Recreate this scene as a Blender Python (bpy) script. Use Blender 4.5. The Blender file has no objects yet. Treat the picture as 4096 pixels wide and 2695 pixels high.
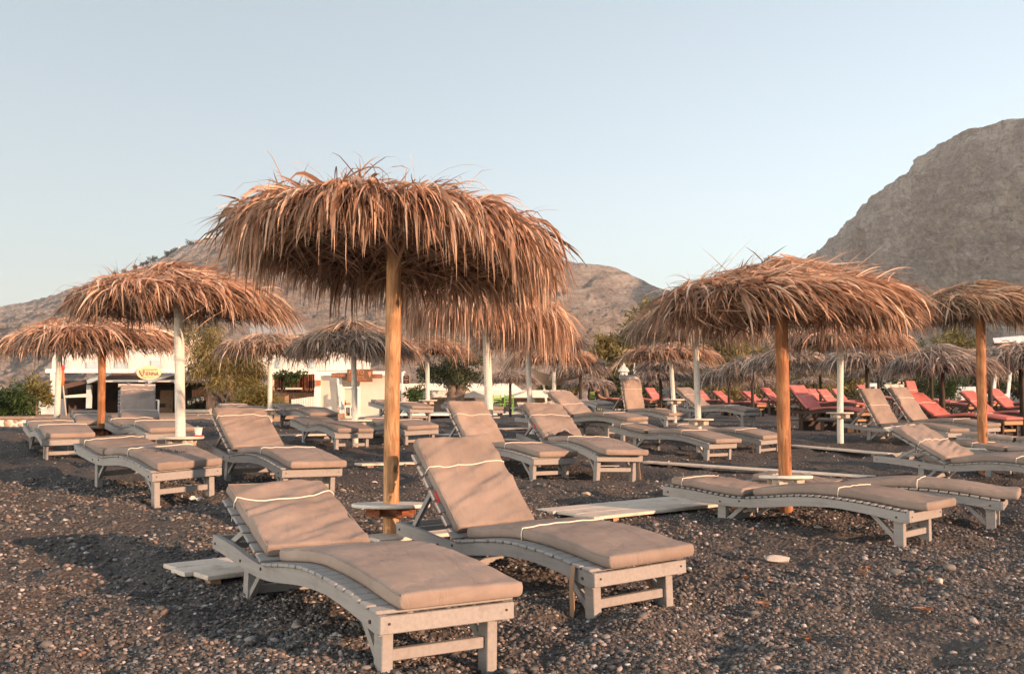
import bpy, math, random
import numpy as np
from mathutils import Vector, Matrix
scene = bpy.context.scene
COL = scene.collection
PI = math.pi
# ------------------------------------------------------------------ camera geometry (metres)
ZC = 1.16                                   # eye height above the local datum
FPX, CX, CY, HOR = 3900.0, 2048.0, 1347.5, 1618.0
PITCH = math.atan((HOR - CY) / FPX)
_c, _s = math.cos(PITCH), math.sin(PITCH)
def at(px, py, d):
    """world point that stands d metres in front of the camera along the sight line of a picture position"""
    a, b = (px - CX) / FPX, (CY - py) / FPX
    y, z = _c - b * _s, _s + b * _c
    return Vector((a / y * d, d, z / y * d + ZC))

# ------------------------------------------------------------------ noise
_rs = np.random.RandomState(7)
_TAB = _rs.rand(256, 256)
def vnoise(x, y):
    x = np.asarray(x, float); y = np.asarray(y, float)
    xi = np.floor(x).astype(int); yi = np.floor(y).astype(int)
    fx = x - xi; fy = y - yi
    fx = fx * fx * (3 - 2 * fx); fy = fy * fy * (3 - 2 * fy)
    a = _TAB[xi & 255, yi & 255]; b = _TAB[(xi + 1) & 255, yi & 255]
    c = _TAB[xi & 255, (yi + 1) & 255]; d = _TAB[(xi + 1) & 255, (yi + 1) & 255]
    return (a * (1 - fx) + b * fx) * (1 - fy) + (c * (1 - fx) + d * fx) * fy - 0.5
def fbm(x, y, o=4, g=0.5):
    r = 0; amp = 1.0; f = 1.0
    for k in range(o):
        r = r + amp * vnoise(np.asarray(x) * f + 17.3 * k, np.asarray(y) * f - 9.1 * k); amp *= g; f *= 2.03
    return r
def sstep(a, b, x):
    t = np.clip((np.asarray(x, float) - a) / (b - a), 0, 1); return t * t * (3 - 2 * t)

# ------------------------------------------------------------------ lie of the beach
RES = [(-.25,3.7,.022),(.61,4.7,.004),(2.87,6.9,.009),(-2.6,7.9,.055),(3.91,7.85,.0),(5.7,9.84,.03),(7.1,15.6,.037),(2.9,13.6,-.04),
       (4.07,15.4,-.10),(1.14,10.55,.027),(.44,10.6,-.028),(1.84,17.9,0),(3.43,20.5,.04),(-1.78,8.7,0),(-5.17,11.4,0),(-6.5,15.25,-.067),
       (-4.07,11.66,.077),(-3.4,17.7,.03),(-2.24,13.8,-.02),(-1.4,15.1,-.034),(-1.94,20.8,.1),(5.9,16.5,.1),(1.2,12.8,.0),(2.2,7.9,0),(-.83,6.8,-.02)]
def gbase(x, y):
    x = np.asarray(x, float); y = np.asarray(y, float)
    s = np.where(y < 15, y, 15 + 8 * (1 - np.exp(-(np.maximum(y, 15) - 15) / 8)))
    z = -1.159 + .0356 * s - .0255 * np.clip(x, -40, 40) * np.exp(-(y / 26) ** 2)
    z = z - .42 * sstep(22, 32, y) * sstep(.06, -.16, x / np.maximum(y, 1))
    z = z - .24 * sstep(15, 20, y) * sstep(-.33, -.46, x / np.maximum(y, 1)) * (1 - sstep(26, 33, y))
    num = 0; den = .6
    for (a, b, r) in RES:
        w = np.exp(-((x - a) ** 2 + (y - b) ** 2) / 1.6); num = num + w * r; den = den + w
    z = z + num / den
    return z + ZC
def ground_z(x, y):
    z = gbase(x, y); y = np.asarray(y, float)
    k = np.clip(1.25 - y / 40, .2, 1)
    for (bx, by, bs) in ((1.12, 8.53, .55), (-1.66, 5.6, .3), (-.5, 6.7, .3)): k = k * (1 - .9 * np.exp(-((np.asarray(x) - bx) ** 2 + (y - by) ** 2) ** 2 / bs ** 2))
    z = z + k * (.055 * vnoise(np.asarray(x) * 1.5, y * 1.5 + 3) + .075 * vnoise(np.asarray(x) * 3.3 + 5, y * 3.3)
                 + .05 * vnoise(np.asarray(x) * 7.3, y * 7.3 + 40) + .02 * vnoise(np.asarray(x) * 17, y * 17 + 4) + .03 * fbm(np.asarray(x) * .5, y * .5, 2))
    return z

# ------------------------------------------------------------------ mesh helpers
class MB:
    def __init__(s): s.v = []; s.f = []
    def add(s, vs, fs):
        o = len(s.v); s.v += [tuple(map(float, p)) for p in vs]; s.f += [tuple(i + o for i in f) for f in fs]; return s
    def box(s, x0, x1, y0, y1, z0, z1, M=None, ch=0.0):
        if ch > 0:   # chamfered long box
            c = min(ch, (x1-x0)*.3, (y1-y0)*.3, (z1-z0)*.3)
            vs = []
            for (sx, sy, sz) in [(i, j, k) for i in (0, 1) for j in (0, 1) for k in (0, 1)]:
                X, Y, Z = (x0, x1)[sx], (y0, y1)[sy], (z0, z1)[sz]; ax, ay, az = (c, -c)[sx], (c, -c)[sy], (c, -c)[sz]
                vs += [(X, Y + ay, Z + az), (X + ax, Y, Z + az), (X + ax, Y + ay, Z)]
            I = lambda i, j, k, a: (i * 4 + j * 2 + k) * 3 + a
            fs = []
            for i in (0, 1):
                q = [I(i,0,0,0), I(i,1,0,0), I(i,1,1,0), I(i,0,1,0)]; fs.append(q if i else q[::-1])
                q = [I(0,i,0,1), I(0,i,1,1), I(1,i,1,1), I(1,i,0,1)]; fs.append(q if i else q[::-1])
                q = [I(0,0,i,2), I(1,0,i,2), I(1,1,i,2), I(0,1,i,2)]; fs.append(q if i else q[::-1])
            for i in (0, 1):
                for j in (0, 1):
                    fs.append([I(i,j,0,0), I(i,j,1,0), I(i,j,1,1), I(i,j,0,1)])
                    fs.append([I(i,0,j,0), I(i,1,j,0), I(i,1,j,2), I(i,0,j,2)])
                    fs.append([I(0,i,j,1), I(1,i,j,1), I(1,i,j,2), I(0,i,j,2)])
                    for k in (0, 1): fs.append([I(i,j,k,0), I(i,j,k,1), I(i,j,k,2)])
        else:
            vs = [(x, y, z) for x in (x0, x1) for y in (y0, y1) for z in (z0, z1)]
            fs = [(0,1,3,2),(4,6,7,5),(0,4,5,1),(2,3,7,6),(0,2,6,4),(1,5,7,3)]
        if M is not None: vs = [M @ Vector(p) for p in vs]
        return s.add(vs, fs)
    def bar(s, p, q, w, h, up=(0, 0, 1), ch=0.0):
        p, q = Vector(p), Vector(q); d = q - p; L = d.length; X = d / L
        U = Vector(up); Y = U.cross(X)
        if Y.length < 1e-4: Y = Vector((0, 1, 0)).cross(X)
        Y.normalize(); Z = X.cross(Y)
        M = Matrix(((X.x, Y.x, Z.x, p.x), (X.y, Y.y, Z.y, p.y), (X.z, Y.z, Z.z, p.z), (0, 0, 0, 1)))
        return s.box(0, L, -w / 2, w / 2, -h / 2, h / 2, M, ch)
    def tube(s, pts, r, n=8, cap=True):
        pts = [Vector(p) for p in pts]; m = len(pts)
        rr = r if hasattr(r, '__len__') else [r] * m
        vs = []; ref = None
        for i, p in enumerate(pts):
            d = (pts[min(i + 1, m - 1)] - pts[max(i - 1, 0)]).normalized()
            if ref is None:
                ref = Vector((1, 0, 0)) if abs(d.x) < .8 else Vector((0, 1, 0))
            a = (ref - d * ref.dot(d)).normalized(); ref = a; b = d.cross(a)
            for k in range(n):
                t = 2 * PI * k / n; vs.append(p + (a * math.cos(t) + b * math.sin(t)) * rr[i])
        fs = [(i*n+k, i*n+(k+1)%n, (i+1)*n+(k+1)%n, (i+1)*n+k) for i in range(m-1) for k in range(n)]
        if cap: fs += [tuple(range(n))[::-1], tuple((m-1)*n + k for k in range(n))]
        return s.add(vs, fs)
    def lathe(s, prof, n=24, c=(0, 0, 0), cap=True):
        vs = [(c[0] + r*math.cos(2*PI*k/n), c[1] + r*math.sin(2*PI*k/n), c[2] + z) for (r, z) in prof for k in range(n)]
        m = len(prof)
        fs = [(i*n+k, i*n+(k+1)%n, (i+1)*n+(k+1)%n, (i+1)*n+k) for i in range(m-1) for k in range(n)]
        if cap: fs += [tuple(range(n))[::-1], tuple((m-1)*n+k for k in range(n))]
        return s.add(vs, fs)
    def prism(s, poly, a, b):
        """closed polygon (list of 3-vectors) swept by vector b-a"""
        n = len(poly); d = Vector(b) - Vector(a)
        vs = [Vector(p) for p in poly] + [Vector(p) + d for p in poly]
        fs = [tuple(range(n))[::-1], tuple(range(n, 2*n))] + [(k, (k+1) % n, n + (k+1) % n, n + k) for k in range(n)]
        return s.add(vs, fs)
    def build(s, name, mat, parent=None, smooth=False, angle=None):
        return mk(name, s.v, s.f, mat, parent, smooth, angle)

def finish(o, parent):
    COL.objects.link(o)
    if parent is not None: o.parent = parent
    return o
def mk(name, v, f, mat, parent=None, smooth=False, angle=None, cols=None):
    me = bpy.data.meshes.new(name)
    if isinstance(v, np.ndarray):
        nv = len(v); me.vertices.add(nv); me.vertices.foreach_set('co', v.astype(np.float32).ravel())
        nf, k = f.shape; me.loops.add(nf * k); me.loops.foreach_set('vertex_index', f.astype(np.int32).ravel())
        me.polygons.add(nf); me.polygons.foreach_set('loop_start', np.arange(0, nf * k, k, dtype=np.int32))
        me.polygons.foreach_set('loop_total', np.full(nf, k, dtype=np.int32)); me.update(calc_edges=True); me.validate()
    else:
        me.from_pydata(v, [], f); me.update()
    if cols is not None:
        at_ = me.color_attributes.new('Col', 'FLOAT_COLOR', 'POINT')
        c4 = np.ones((len(cols), 4), np.float32); c4[:, :3] = cols; at_.data.foreach_set('color', c4.ravel())
    if not isinstance(v, np.ndarray):
        import bmesh
        bm = bmesh.new(); bm.from_mesh(me); bmesh.ops.recalc_face_normals(bm, faces=bm.faces); bm.to_mesh(me); bm.free()
    if smooth:
        me.polygons.foreach_set('use_smooth', np.ones(len(me.polygons), dtype=bool))
        if angle: me.set_sharp_from_angle(angle=math.radians(angle))
    me.materials.append(mat)
    return finish(bpy.data.objects.new(name, me), parent)
def tag(o, label=None, cat=None, group=None, kind=None):
    if label: o['label'] = label
    if cat: o['category'] = cat
    if group: o['group'] = group
    if kind: o['kind'] = kind
    return o
def thing(name, label, cat, loc=(0, 0, 0), rz=0, group=None):
    o = bpy.data.objects.new(name, None); o.empty_display_size = .2; COL.objects.link(o)
    o.location = loc; o.rotation_euler = (0, 0, rz); return tag(o, label, cat, group)

# ------------------------------------------------------------------ materials
def M_(name):
    m = bpy.data.materials.new(name); m.use_nodes = True; nt = m.node_tree
    return m, nt, nt.nodes['Principled BSDF']
def mix(nt, fac, a, b):
    n = nt.nodes.new('ShaderNodeMix'); n.data_type = 'RGBA'
    if hasattr(fac, 'is_output'): nt.links.new(fac, n.inputs[0])
    else: n.inputs[0].default_value = fac
    for i, v in ((6, a), (7, b)):
        if hasattr(v, 'is_output'): nt.links.new(v, n.inputs[i])
        else: n.inputs[i].default_value = (*v, 1)
    return n.outputs[2]
def coords(nt, scale=(1, 1, 1), rot=(0, 0, 0), kind='Object'):
    tc = nt.nodes.new('ShaderNodeTexCoord'); mp = nt.nodes.new('ShaderNodeMapping')
    mp.inputs['Scale'].default_value = scale; mp.inputs['Rotation'].default_value = rot
    nt.links.new(tc.outputs[kind], mp.inputs[0]); return mp.outputs[0]
def noise(nt, vec, scale, detail=4, rough=.55, dist=0):
    n = nt.nodes.new('ShaderNodeTexNoise'); n.inputs['Scale'].default_value = scale; n.inputs['Detail'].default_value = detail
    n.inputs['Roughness'].default_value = rough; n.inputs['Distortion'].default_value = dist
    nt.links.new(vec, n.inputs['Vector']); return n.outputs[0]
def ramp(nt, fac, *stops):
    n = nt.nodes.new('ShaderNodeValToRGB'); cr = n.color_ramp
    while len(cr.elements) < len(stops): cr.elements.new(.5)
    for e, (p, c) in zip(cr.elements, stops): e.position = p; e.color = (*c, 1) if hasattr(c, '__len__') else (c, c, c, 1)
    nt.links.new(fac, n.inputs[0]); return n.outputs[0]
def bump(nt, bsdf, h, strength=.3, dist=.01):
    n = nt.nodes.new('ShaderNodeBump'); n.inputs['Strength'].default_value = strength; n.inputs['Distance'].default_value = dist
    nt.links.new(h, n.inputs['Height']); nt.links.new(n.outputs[0], bsdf.inputs['Normal']); return n
def setc(nt, b, col, rough=.8, spec=.3):
    if hasattr(col, 'is_output'): nt.links.new(col, b.inputs['Base Color'])
    else: b.inputs['Base Color'].default_value = (*col, 1)
    b.inputs['Roughness'].default_value = rough; b.inputs['Specular IOR Level'].default_value = spec
def orand(nt):
    return nt.nodes.new('ShaderNodeObjectInfo').outputs['Random']
def plain(name, col, rough=.7, var=.15, sc=6, spec=.3, bmp=.1):
    m, nt, b = M_(name); v = coords(nt); n = noise(nt, v, sc, 5)
    setc(nt, b, mix(nt, ramp(nt, n, (.3, 0), (.7, 1)), tuple(c*(1-var) for c in col), tuple(min(1, c*(1+var)) for c in col)), rough, spec)
    if bmp: bump(nt, b, noise(nt, v, sc*8, 3), bmp, .004)
    return m
def fabric(name, col, dirt=.12):
    m, nt, b = M_(name); v = coords(nt); n = noise(nt, v, 3.2, 6, .6); r = orand(nt)
    c = mix(nt, ramp(nt, n, (.35, 0), (.7, 1)), tuple(x*.80 for x in col), tuple(min(1, x*1.12) for x in col))
    c = mix(nt, ramp(nt, noise(nt, v, 26, 5, .7), (.60, 0), (.74, .55)), c, tuple(x*.72 for x in col))
    hs = nt.nodes.new('ShaderNodeHueSaturation'); nt.links.new(c, hs.inputs['Color'])
    mr = nt.nodes.new('ShaderNodeMapRange'); mr.inputs[3].default_value = .86; mr.inputs[4].default_value = 1.1
    nt.links.new(r, mr.inputs[0]); nt.links.new(mr.outputs[0], hs.inputs['Value'])
    setc(nt, b, hs.outputs[0], .88, .2)
    n1 = noise(nt, coords(nt, (1, 2.2, 1), (0, 0, .5)), 5, 3, .5, 1.2)
    n2 = noise(nt, v, 420, 1)
    ad = nt.nodes.new('ShaderNodeMath'); ad.operation = 'MULTIPLY_ADD'; nt.links.new(n2, ad.inputs[0]); ad.inputs[1].default_value = .03; nt.links.new(n1, ad.inputs[2])
    bump(nt, b, ad.outputs[0], .35, .03); return m
def painted(name, col, under, amount=.5, rough=.65):
    """weathered paint over wood, grain along the longest axis of each piece is close enough at this size"""
    m, nt, b = M_(name); v = coords(nt)
    g = noise(nt, coords(nt, (1.2, 14, 14)), 4, 6, .65); p = noise(nt, v, 9, 6, .7)
    c = mix(nt, ramp(nt, g, (.3, 0), (.75, 1)), tuple(x*.80 for x in col), tuple(min(1, x*1.08) for x in col))
    c = mix(nt, ramp(nt, orand(nt), (0, 0), (1, .22)), c, under)
    c = mix(nt, ramp(nt, p, (.62 - .12*amount, 0), (.74, amount)), c, under)
    setc(nt, b, c, rough, .3); bump(nt, b, g, .25, .004); return m
def wood(name, a, bcol, axis='z', rough=.6, knots=True):
    m, nt, b = M_(name)
    sc = {'z': (1, 1, .12), 'x': (.12, 1, 1)}[axis]
    v = coords(nt, sc); n = noise(nt, v, 44, 8, .65, 1.0); w = nt.nodes.new('ShaderNodeTexWave')
    w.wave_type = 'RINGS'; w.rings_direction = 'X' if axis == 'z' else 'Z'; w.inputs['Scale'].default_value = 9; w.inputs['Distortion'].default_value = 7
    w.inputs['Detail'].default_value = 3; nt.links.new(v, w.inputs[0])
    c = mix(nt, ramp(nt, w.outputs[1], (.1, 0), (.9, 1)), a, bcol)
    c = mix(nt, ramp(nt, n, (.40, .9), (.58, 0)), c, tuple(x*.5 for x in a))
    c = mix(nt, ramp(nt, noise(nt, coords(nt), 2.2, 3), (.4, 0), (.7, .5)), c, tuple(x*.75 for x in bcol))
    if knots:
        vo = nt.nodes.new('ShaderNodeTexVoronoi'); vo.inputs['Scale'].default_value = 9; nt.links.new(coords(nt, (1, 1, .55)), vo.inputs['Vector'])
        c = mix(nt, ramp(nt, vo.outputs[0], (.10, 1), (.19, 0)), c, tuple(x*.25 for x in a))
    setc(nt, b, c, rough, .3); bump(nt, b, n, .35, .006); return m
def leafy(name, trans=.3, rough=.6, spec=.25):
    """colour from each leaf's own tint, some light passes through"""
    m, nt, b = M_(name); a = nt.nodes.new('ShaderNodeAttribute'); a.attribute_name = 'Col'
    setc(nt, b, a.outputs[0], rough, spec)
    t = nt.nodes.new('ShaderNodeBsdfTranslucent'); nt.links.new(a.outputs[0], t.inputs[0])
    mx = nt.nodes.new('ShaderNodeMixShader'); mx.inputs[0].default_value = trans
    nt.links.new(b.outputs[0], mx.inputs[1]); nt.links.new(t.outputs[0], mx.inputs[2])
    nt.links.new(mx.outputs[0], nt.nodes['Material Output'].inputs[0]); return m
def vcol(name, rough=.6, spec=.4):
    m, nt, b = M_(name); a = nt.nodes.new('ShaderNodeAttribute'); a.attribute_name = 'Col'
    n = noise(nt, coords(nt), 160, 3)
    setc(nt, b, mix(nt, ramp(nt, n, (.45, 0), (.7, .35)), a.outputs[0], (.2, .18, .16)), rough, spec); return m

MT = dict(
 taupe=fabric('taupe_fabric', (.302, .243, .213)),
 red=fabric('red_fabric', (.50, .155, .14)),
 frame=painted('grey_painted_wood', (.325, .313, .308), (.18, .155, .14), .5),
 pale=painted('pale_painted_wood', (.60, .54, .47), (.33, .27, .21), .5),
 darkw=painted('dark_stained_wood', (.055, .034, .026), (.11, .065, .04), .4),
 natw=painted('plain_wood', (.42, .25, .14), (.22, .13, .08), .4),
 plank=painted('worn_white_boards', (.70, .615, .53), (.30, .24, .19), .85),
 pole_nat=wood('peeled_pine', (.40, .205, .095), (.56, .32, .165)),
 pole_orange=wood('stained_pine', (.31, .125, .05), (.42, .20, .09)),
 pole_dark=wood('dark_pole', (.028, .016, .011), (.055, .032, .02), knots=False),
 pole_white=painted('flaking_white_paint', (.72, .68, .62), (.34, .27, .2), .55),
 bracket=wood('reddish_offcut', (.27, .09, .045), (.4, .16, .08), 'x', knots=False),
 tabwhite=painted('white_table_paint', (.74, .70, .64), (.4, .33, .27), .4),
 cord=plain('cream_elastic', (.78, .70, .60), .8, .08),
 thatch=leafy('dry_palm_leaf', .38, .5, .35),
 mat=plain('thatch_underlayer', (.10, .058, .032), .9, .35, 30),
 foliage=leafy('leaves', .3, .6, .2),
 bark=plain('bark', (.17, .125, .095), .9, .4, 14, bmp=.6),
 white=plain('white_render', (.74, .70, .65), .85, .06, 1.2),
 cream=plain('cream_plastic_sheet', (.66, .57, .48), .4, .07, 2, .5),
 whitepaint=plain('white_paint', (.78, .76, .74), .5, .05, 3),
 bluewhite=plain('pale_blue_paint', (.55, .62, .66), .6, .06, 3),
 dark=plain('interior_shade', (.085, .072, .066), .9, .3, 2),  # shade inside the open café front, put into the wall and ceiling colour
 brownsail=plain('brown_awning_cloth', (.115, .07, .055), .9, .1, 4),
 tansail=plain('tan_shade_cloth', (.62, .47, .36), .9, .06, 4),
 glass=plain('window_glass', (.42, .52, .56), .15, .1, 2, .6, 0),
 signbrown=plain('brown_sign_board', (.16, .083, .048), .7, .12, 8),
 signorange=plain('orange_lettering', (.62, .25, .13), .7, .05, 8, bmp=0),
 signcream=plain('cream_sign_board', (.80, .62, .37), .6, .05, 6, bmp=0),
 signtext=plain('brown_lettering', (.20, .085, .045), .7, .05, 8, bmp=0),
 signtext2=plain('tan_lettering', (.52, .33, .17), .7, .05, 8, bmp=0),
 black=plain('black_board', (.025, .02, .02), .6, .2, 6),
 orange=plain('orange_lamp_glass', (.55, .14, .05), .5, .1, 6),
 green=plain('green_chair_paint', (.16, .34, .06), .5, .1, 6),
 skin=plain('skin', (.32, .17, .11), .6, .05, 6),
 darkcloth=plain('dark_shirt', (.035, .028, .028), .9, .1, 6),
 hair=plain('black_hair', (.012, .010, .009), .6, .1, 6),
 redplastic=plain('red_plastic', (.55, .05, .05), .5, .08, 6),
 paper=plain('white_paper', (.78, .75, .72), .7, .04, 6),
 strap=plain('tan_webbing', (.36, .24, .16), .85, .12, 14),
 grit=plain('dark_grit', (.05, .035, .028), .95, .3, 40),
 rooftile=plain('grey_roof_sheet', (.40, .38, .36), .6, .1, 3),
 stonecap=plain('brown_stone_cap', (.30, .21, .15), .9, .2, 9),
)
def m_glass():
    m, nt, b = M_('clear_glass'); setc(nt, b, (.95, .95, .95), .05, .5); b.inputs['Transmission Weight'].default_value = 1; b.inputs['IOR'].default_value = 1.3; return m
MT['clear'] = m_glass()
def m_sand():
    m, nt, b = M_('black_volcanic_sand'); v = coords(nt)
    n = noise(nt, v, 90, 4, .7); n2 = noise(nt, v, 2.2, 5, .6)
    c = mix(nt, ramp(nt, n, (.35, 0), (.7, 1)), (.033, .030, .029), (.135, .118, .11))
    c = mix(nt, ramp(nt, n2, (.4, 0), (.65, .6)), c, (.07, .058, .052))
    vo = nt.nodes.new('ShaderNodeTexVoronoi'); vo.inputs['Scale'].default_value = 34; nt.links.new(v, vo.inputs['Vector'])
    c = mix(nt, ramp(nt, vo.outputs['Color'], (.80, 0), (.9, .7)), c, (.16, .13, .11))
    vo2 = nt.nodes.new('ShaderNodeTexVoronoi'); vo2.inputs['Scale'].default_value = 13; nt.links.new(v, vo2.inputs['Vector'])
    c = mix(nt, ramp(nt, vo2.outputs[0], (.10, .9), (.16, 0)), c, (.17, .14, .12))
    setc(nt, b, c, .9, .3); bump(nt, b, vo.outputs[0], .8, .02); return m
MT['sand'] = m_sand()
def m_rock(name, a, b2, c3, sc=.02, bs=1.0):
    m, nt, b = M_(name); v = coords(nt, (1, 1, .6))
    n1 = noise(nt, v, sc, 9, .74, 1.1); n2 = noise(nt, v, sc * 6, 10, .8, .5); n3 = noise(nt, coords(nt, (1, 1, 2.6)), sc * 20, 8, .84)
    n4 = noise(nt, coords(nt, (1, 1, 3.2), (.12, .05, 0)), sc * 2.2, 7, .7, 1.6)
    c = mix(nt, ramp(nt, n1, (.40, 0), (.60, 1)), tuple(x*.78 for x in a), tuple(min(.8, x*1.12) for x in b2))
    c = mix(nt, ramp(nt, n4, (.40, .75), (.50, 0)), c, tuple(x*.55 for x in a))
    c = mix(nt, ramp(nt, n4, (.56, 0), (.66, .6)), c, c3)
    c = mix(nt, ramp(nt, n2, (.40, .8), (.5, 0)), c, tuple(x*.45 for x in a))
    c = mix(nt, ramp(nt, n3, (.52, 0), (.62, .8)), c, c3)
    c = mix(nt, ramp(nt, n3, (.37, .85), (.43, 0)), c, tuple(x*.32 for x in a))
    setc(nt, b, c, .95, .1)
    ad = nt.nodes.new('ShaderNodeMath'); ad.operation = 'MULTIPLY_ADD'; nt.links.new(n3, ad.inputs[0]); ad.inputs[1].default_value = .5; nt.links.new(n2, ad.inputs[2])
    bump(nt, b, ad.outputs[0], bs, 14); return m
MT['rock'] = m_rock('limestone', (.54, .485, .445), (.66, .60, .55), (.76, .70, .65))
MT['rock2'] = m_rock('dark_hill_rock', (.45, .41, .39), (.58, .53, .50), (.68, .63, .59), .015)
# ------------------------------------------------------------------ the beach
def build_ground():
    na = 560; th = np.radians(np.linspace(-62, 62, na))
    r = list(np.arange(2.5, 13, .036)); 
    while r[-1] < 90: r.append(r[-1] * 1.0125)
    while r[-1] < 5000: r.append(r[-1] * 1.12)
    r = np.array(r); R, T = np.meshgrid(r, th, indexing='ij')
    X = R * np.sin(T); Y = R * np.cos(T) - 3.0
    Z = ground_z(X, Y); far = sstep(70, 200, Y); Z = Z * (1 - far) + .3 * far
    v = np.stack([X, Y, Z], -1).reshape(-1, 3); n = len(r)
    i, j = np.meshgrid(np.arange(n - 1), np.arange(na - 1), indexing='ij'); a = (i * na + j).ravel()
    f = np.stack([a, a + na, a + na + 1, a + 1], 1)
    o = mk('ground', v, f, MT['sand'], None, True); tag(o, 'black volcanic sand and pebble beach sloping up from the sea', 'beach', kind='structure')
build_ground()

def ico():
    t = (1 + 5 ** .5) / 2
    v = np.array([(-1,t,0),(1,t,0),(-1,-t,0),(1,-t,0),(0,-1,t),(0,1,t),(0,-1,-t),(0,1,-t),(t,0,-1),(t,0,1),(-t,0,-1),(-t,0,1)], float)
    v /= np.linalg.norm(v[0])
    f = np.array([(0,11,5),(0,5,1),(0,1,7),(0,7,10),(0,10,11),(1,5,9),(5,11,4),(11,10,2),(10,7,6),(7,1,8),(3,9,4),(3,4,2),(3,2,6),(3,6,8),(3,8,9),(4,9,5),(2,4,11),(6,2,10),(8,6,7),(9,8,1)])
    return v, f
def build_pebbles():
    rs = np.random.RandomState(11); iv, jf = ico()
    def scatter(n, y0, y1, pw, s0, s1):
        u = rs.rand(n); y = (y0 ** pw + u * (y1 ** pw - y0 ** pw)) ** (1 / pw)
        x = (rs.rand(n) * 2 - 1) * (.60 * y + .5)
        s = s0 + (s1 - s0) * rs.rand(n) ** 3.2
        return x, y, s
    A = [scatter(74000, 2.2, 5.2, 1.4, .005, .0135), scatter(40000, 5.0, 9.5, 1.2, .0075, .018), scatter(2600, 2.2, 7.5, 1.6, .013, .026), scatter(16000, 9, 24, 1.1, .008, .021)]
    x = np.concatenate([a[0] for a in A]); y = np.concatenate([a[1] for a in A]); s = np.concatenate([a[2] for a in A]); n = len(x)
    z = ground_z(x, y)
    # patches of coarser and finer shingle
    cl = vnoise(x * 1.1 + 3, y * 1.1) + .5 * vnoise(x * 3, y * 3); keep = rs.rand(n) < np.clip(.76 + cl * 1.1, .2, 1); x, y, s, z = x[keep], y[keep], s[keep], z[keep]; n = len(x)
    sc = np.stack([s * (.9 + rs.rand(n) * .7), s * (.75 + rs.rand(n) * .4), s * (.45 + rs.rand(n) * .35)], 1)
    a = rs.rand(n) * 2 * PI; tl = rs.randn(n) * .35
    ca, sa, ct, st = np.cos(a), np.sin(a), np.cos(tl), np.sin(tl)
    P = iv[None] * sc[:, None] * (1 + .16 * rs.randn(n, 12, 1))
    px = P[..., 0] * ct[:, None] + P[..., 2] * st[:, None]; pz = -P[..., 0] * st[:, None] + P[..., 2] * ct[:, None]
    qx = px * ca[:, None] - P[..., 1] * sa[:, None]; qy = px * sa[:, None] + P[..., 1] * ca[:, None]
    V = np.stack([qx + x[:, None], qy + y[:, None], pz + (z + sc[:, 2] * (.1 + .5 * rs.rand(n)))[:, None]], -1).reshape(-1, 3)
    Fc = (jf[None] + (np.arange(n) * 12)[:, None, None]).reshape(-1, 3)
    pal = np.array([(.044,.042,.044),(.072,.066,.065),(.108,.099,.096),(.138,.118,.110),(.205,.190,.185),(.105,.113,.120),(.30,.26,.245),(.46,.43,.41),(.20,.125,.10)])
    w = np.array([.22,.22,.17,.12,.09,.08,.05,.025,.025]); w /= w.sum()
    c = pal[rs.choice(len(pal), n, p=w)] * (.75 + .5 * rs.rand(n, 1))
    o = mk('pebbles', V, Fc, vcol('pebble_stone', .75, .35), None, True, None, np.repeat(c, 12, 0))
    tag(o, 'grey, black and brown shingle strewn over the sand', 'pebbles', kind='stuff')
build_pebbles()

# ------------------------------------------------------------------ sun loungers
TX = [0, .18, .36, .55, .73, .9, 1.05, 1.2, 1.3, 1.5, 1.7, 2.0, 2.4]
TZ = [.252, .277, .298, .311, .315, .303, .284, .265, .258, .272, .297, .316, .32]
BX = [0, .2, .5, .78, 1.14, 1.3, 1.5, 1.76, 2.0, 2.4]
BZ = [.16, .2, .236, .228, .187, .179, .184, .208, .226, .23]
def T(x): return float(np.interp(x, TX, TZ))
def smooth_curve(xs, X, Z):
    k = np.linspace(-.08, .08, 9); return np.mean([np.interp(xs + d, X, Z) for d in k], 0)
def Tsm(x): return float(smooth_curve(np.array([x]), TX, TZ)[0])
def Bsm(x): return float(smooth_curve(np.array([x]), BX, BZ)[0])
HX = 1.27
def back_path(s, ang, red=False):
    """base line of the back section at distance s from the hinge: x, z, slope angle"""
    if ang is None:
        x = HX + s; z = Tsm(x); return x, z, math.atan((Tsm(x + .02) - Tsm(x - .02)) / .04)
    a = ang; return HX + .01 + s * math.cos(a), Tsm(HX) + .002 + s * math.sin(a), a
TOPS = []
def top_height(s, y):
    ss, ring, HH = TOPS[0]; sel = np.where(ring[:, 1] > ring[:, 1].max() * .7)[0]; j = sel[np.argsort(ring[sel, 0])]
    i = int(np.clip(np.searchsorted(ss, s), 1, len(ss) - 1)); t = (s - ss[i-1]) / max(1e-6, ss[i] - ss[i-1])
    return float(np.interp(y, ring[j, 0], HH[i-1][j] * (1 - t) + HH[i][j] * t))
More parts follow.
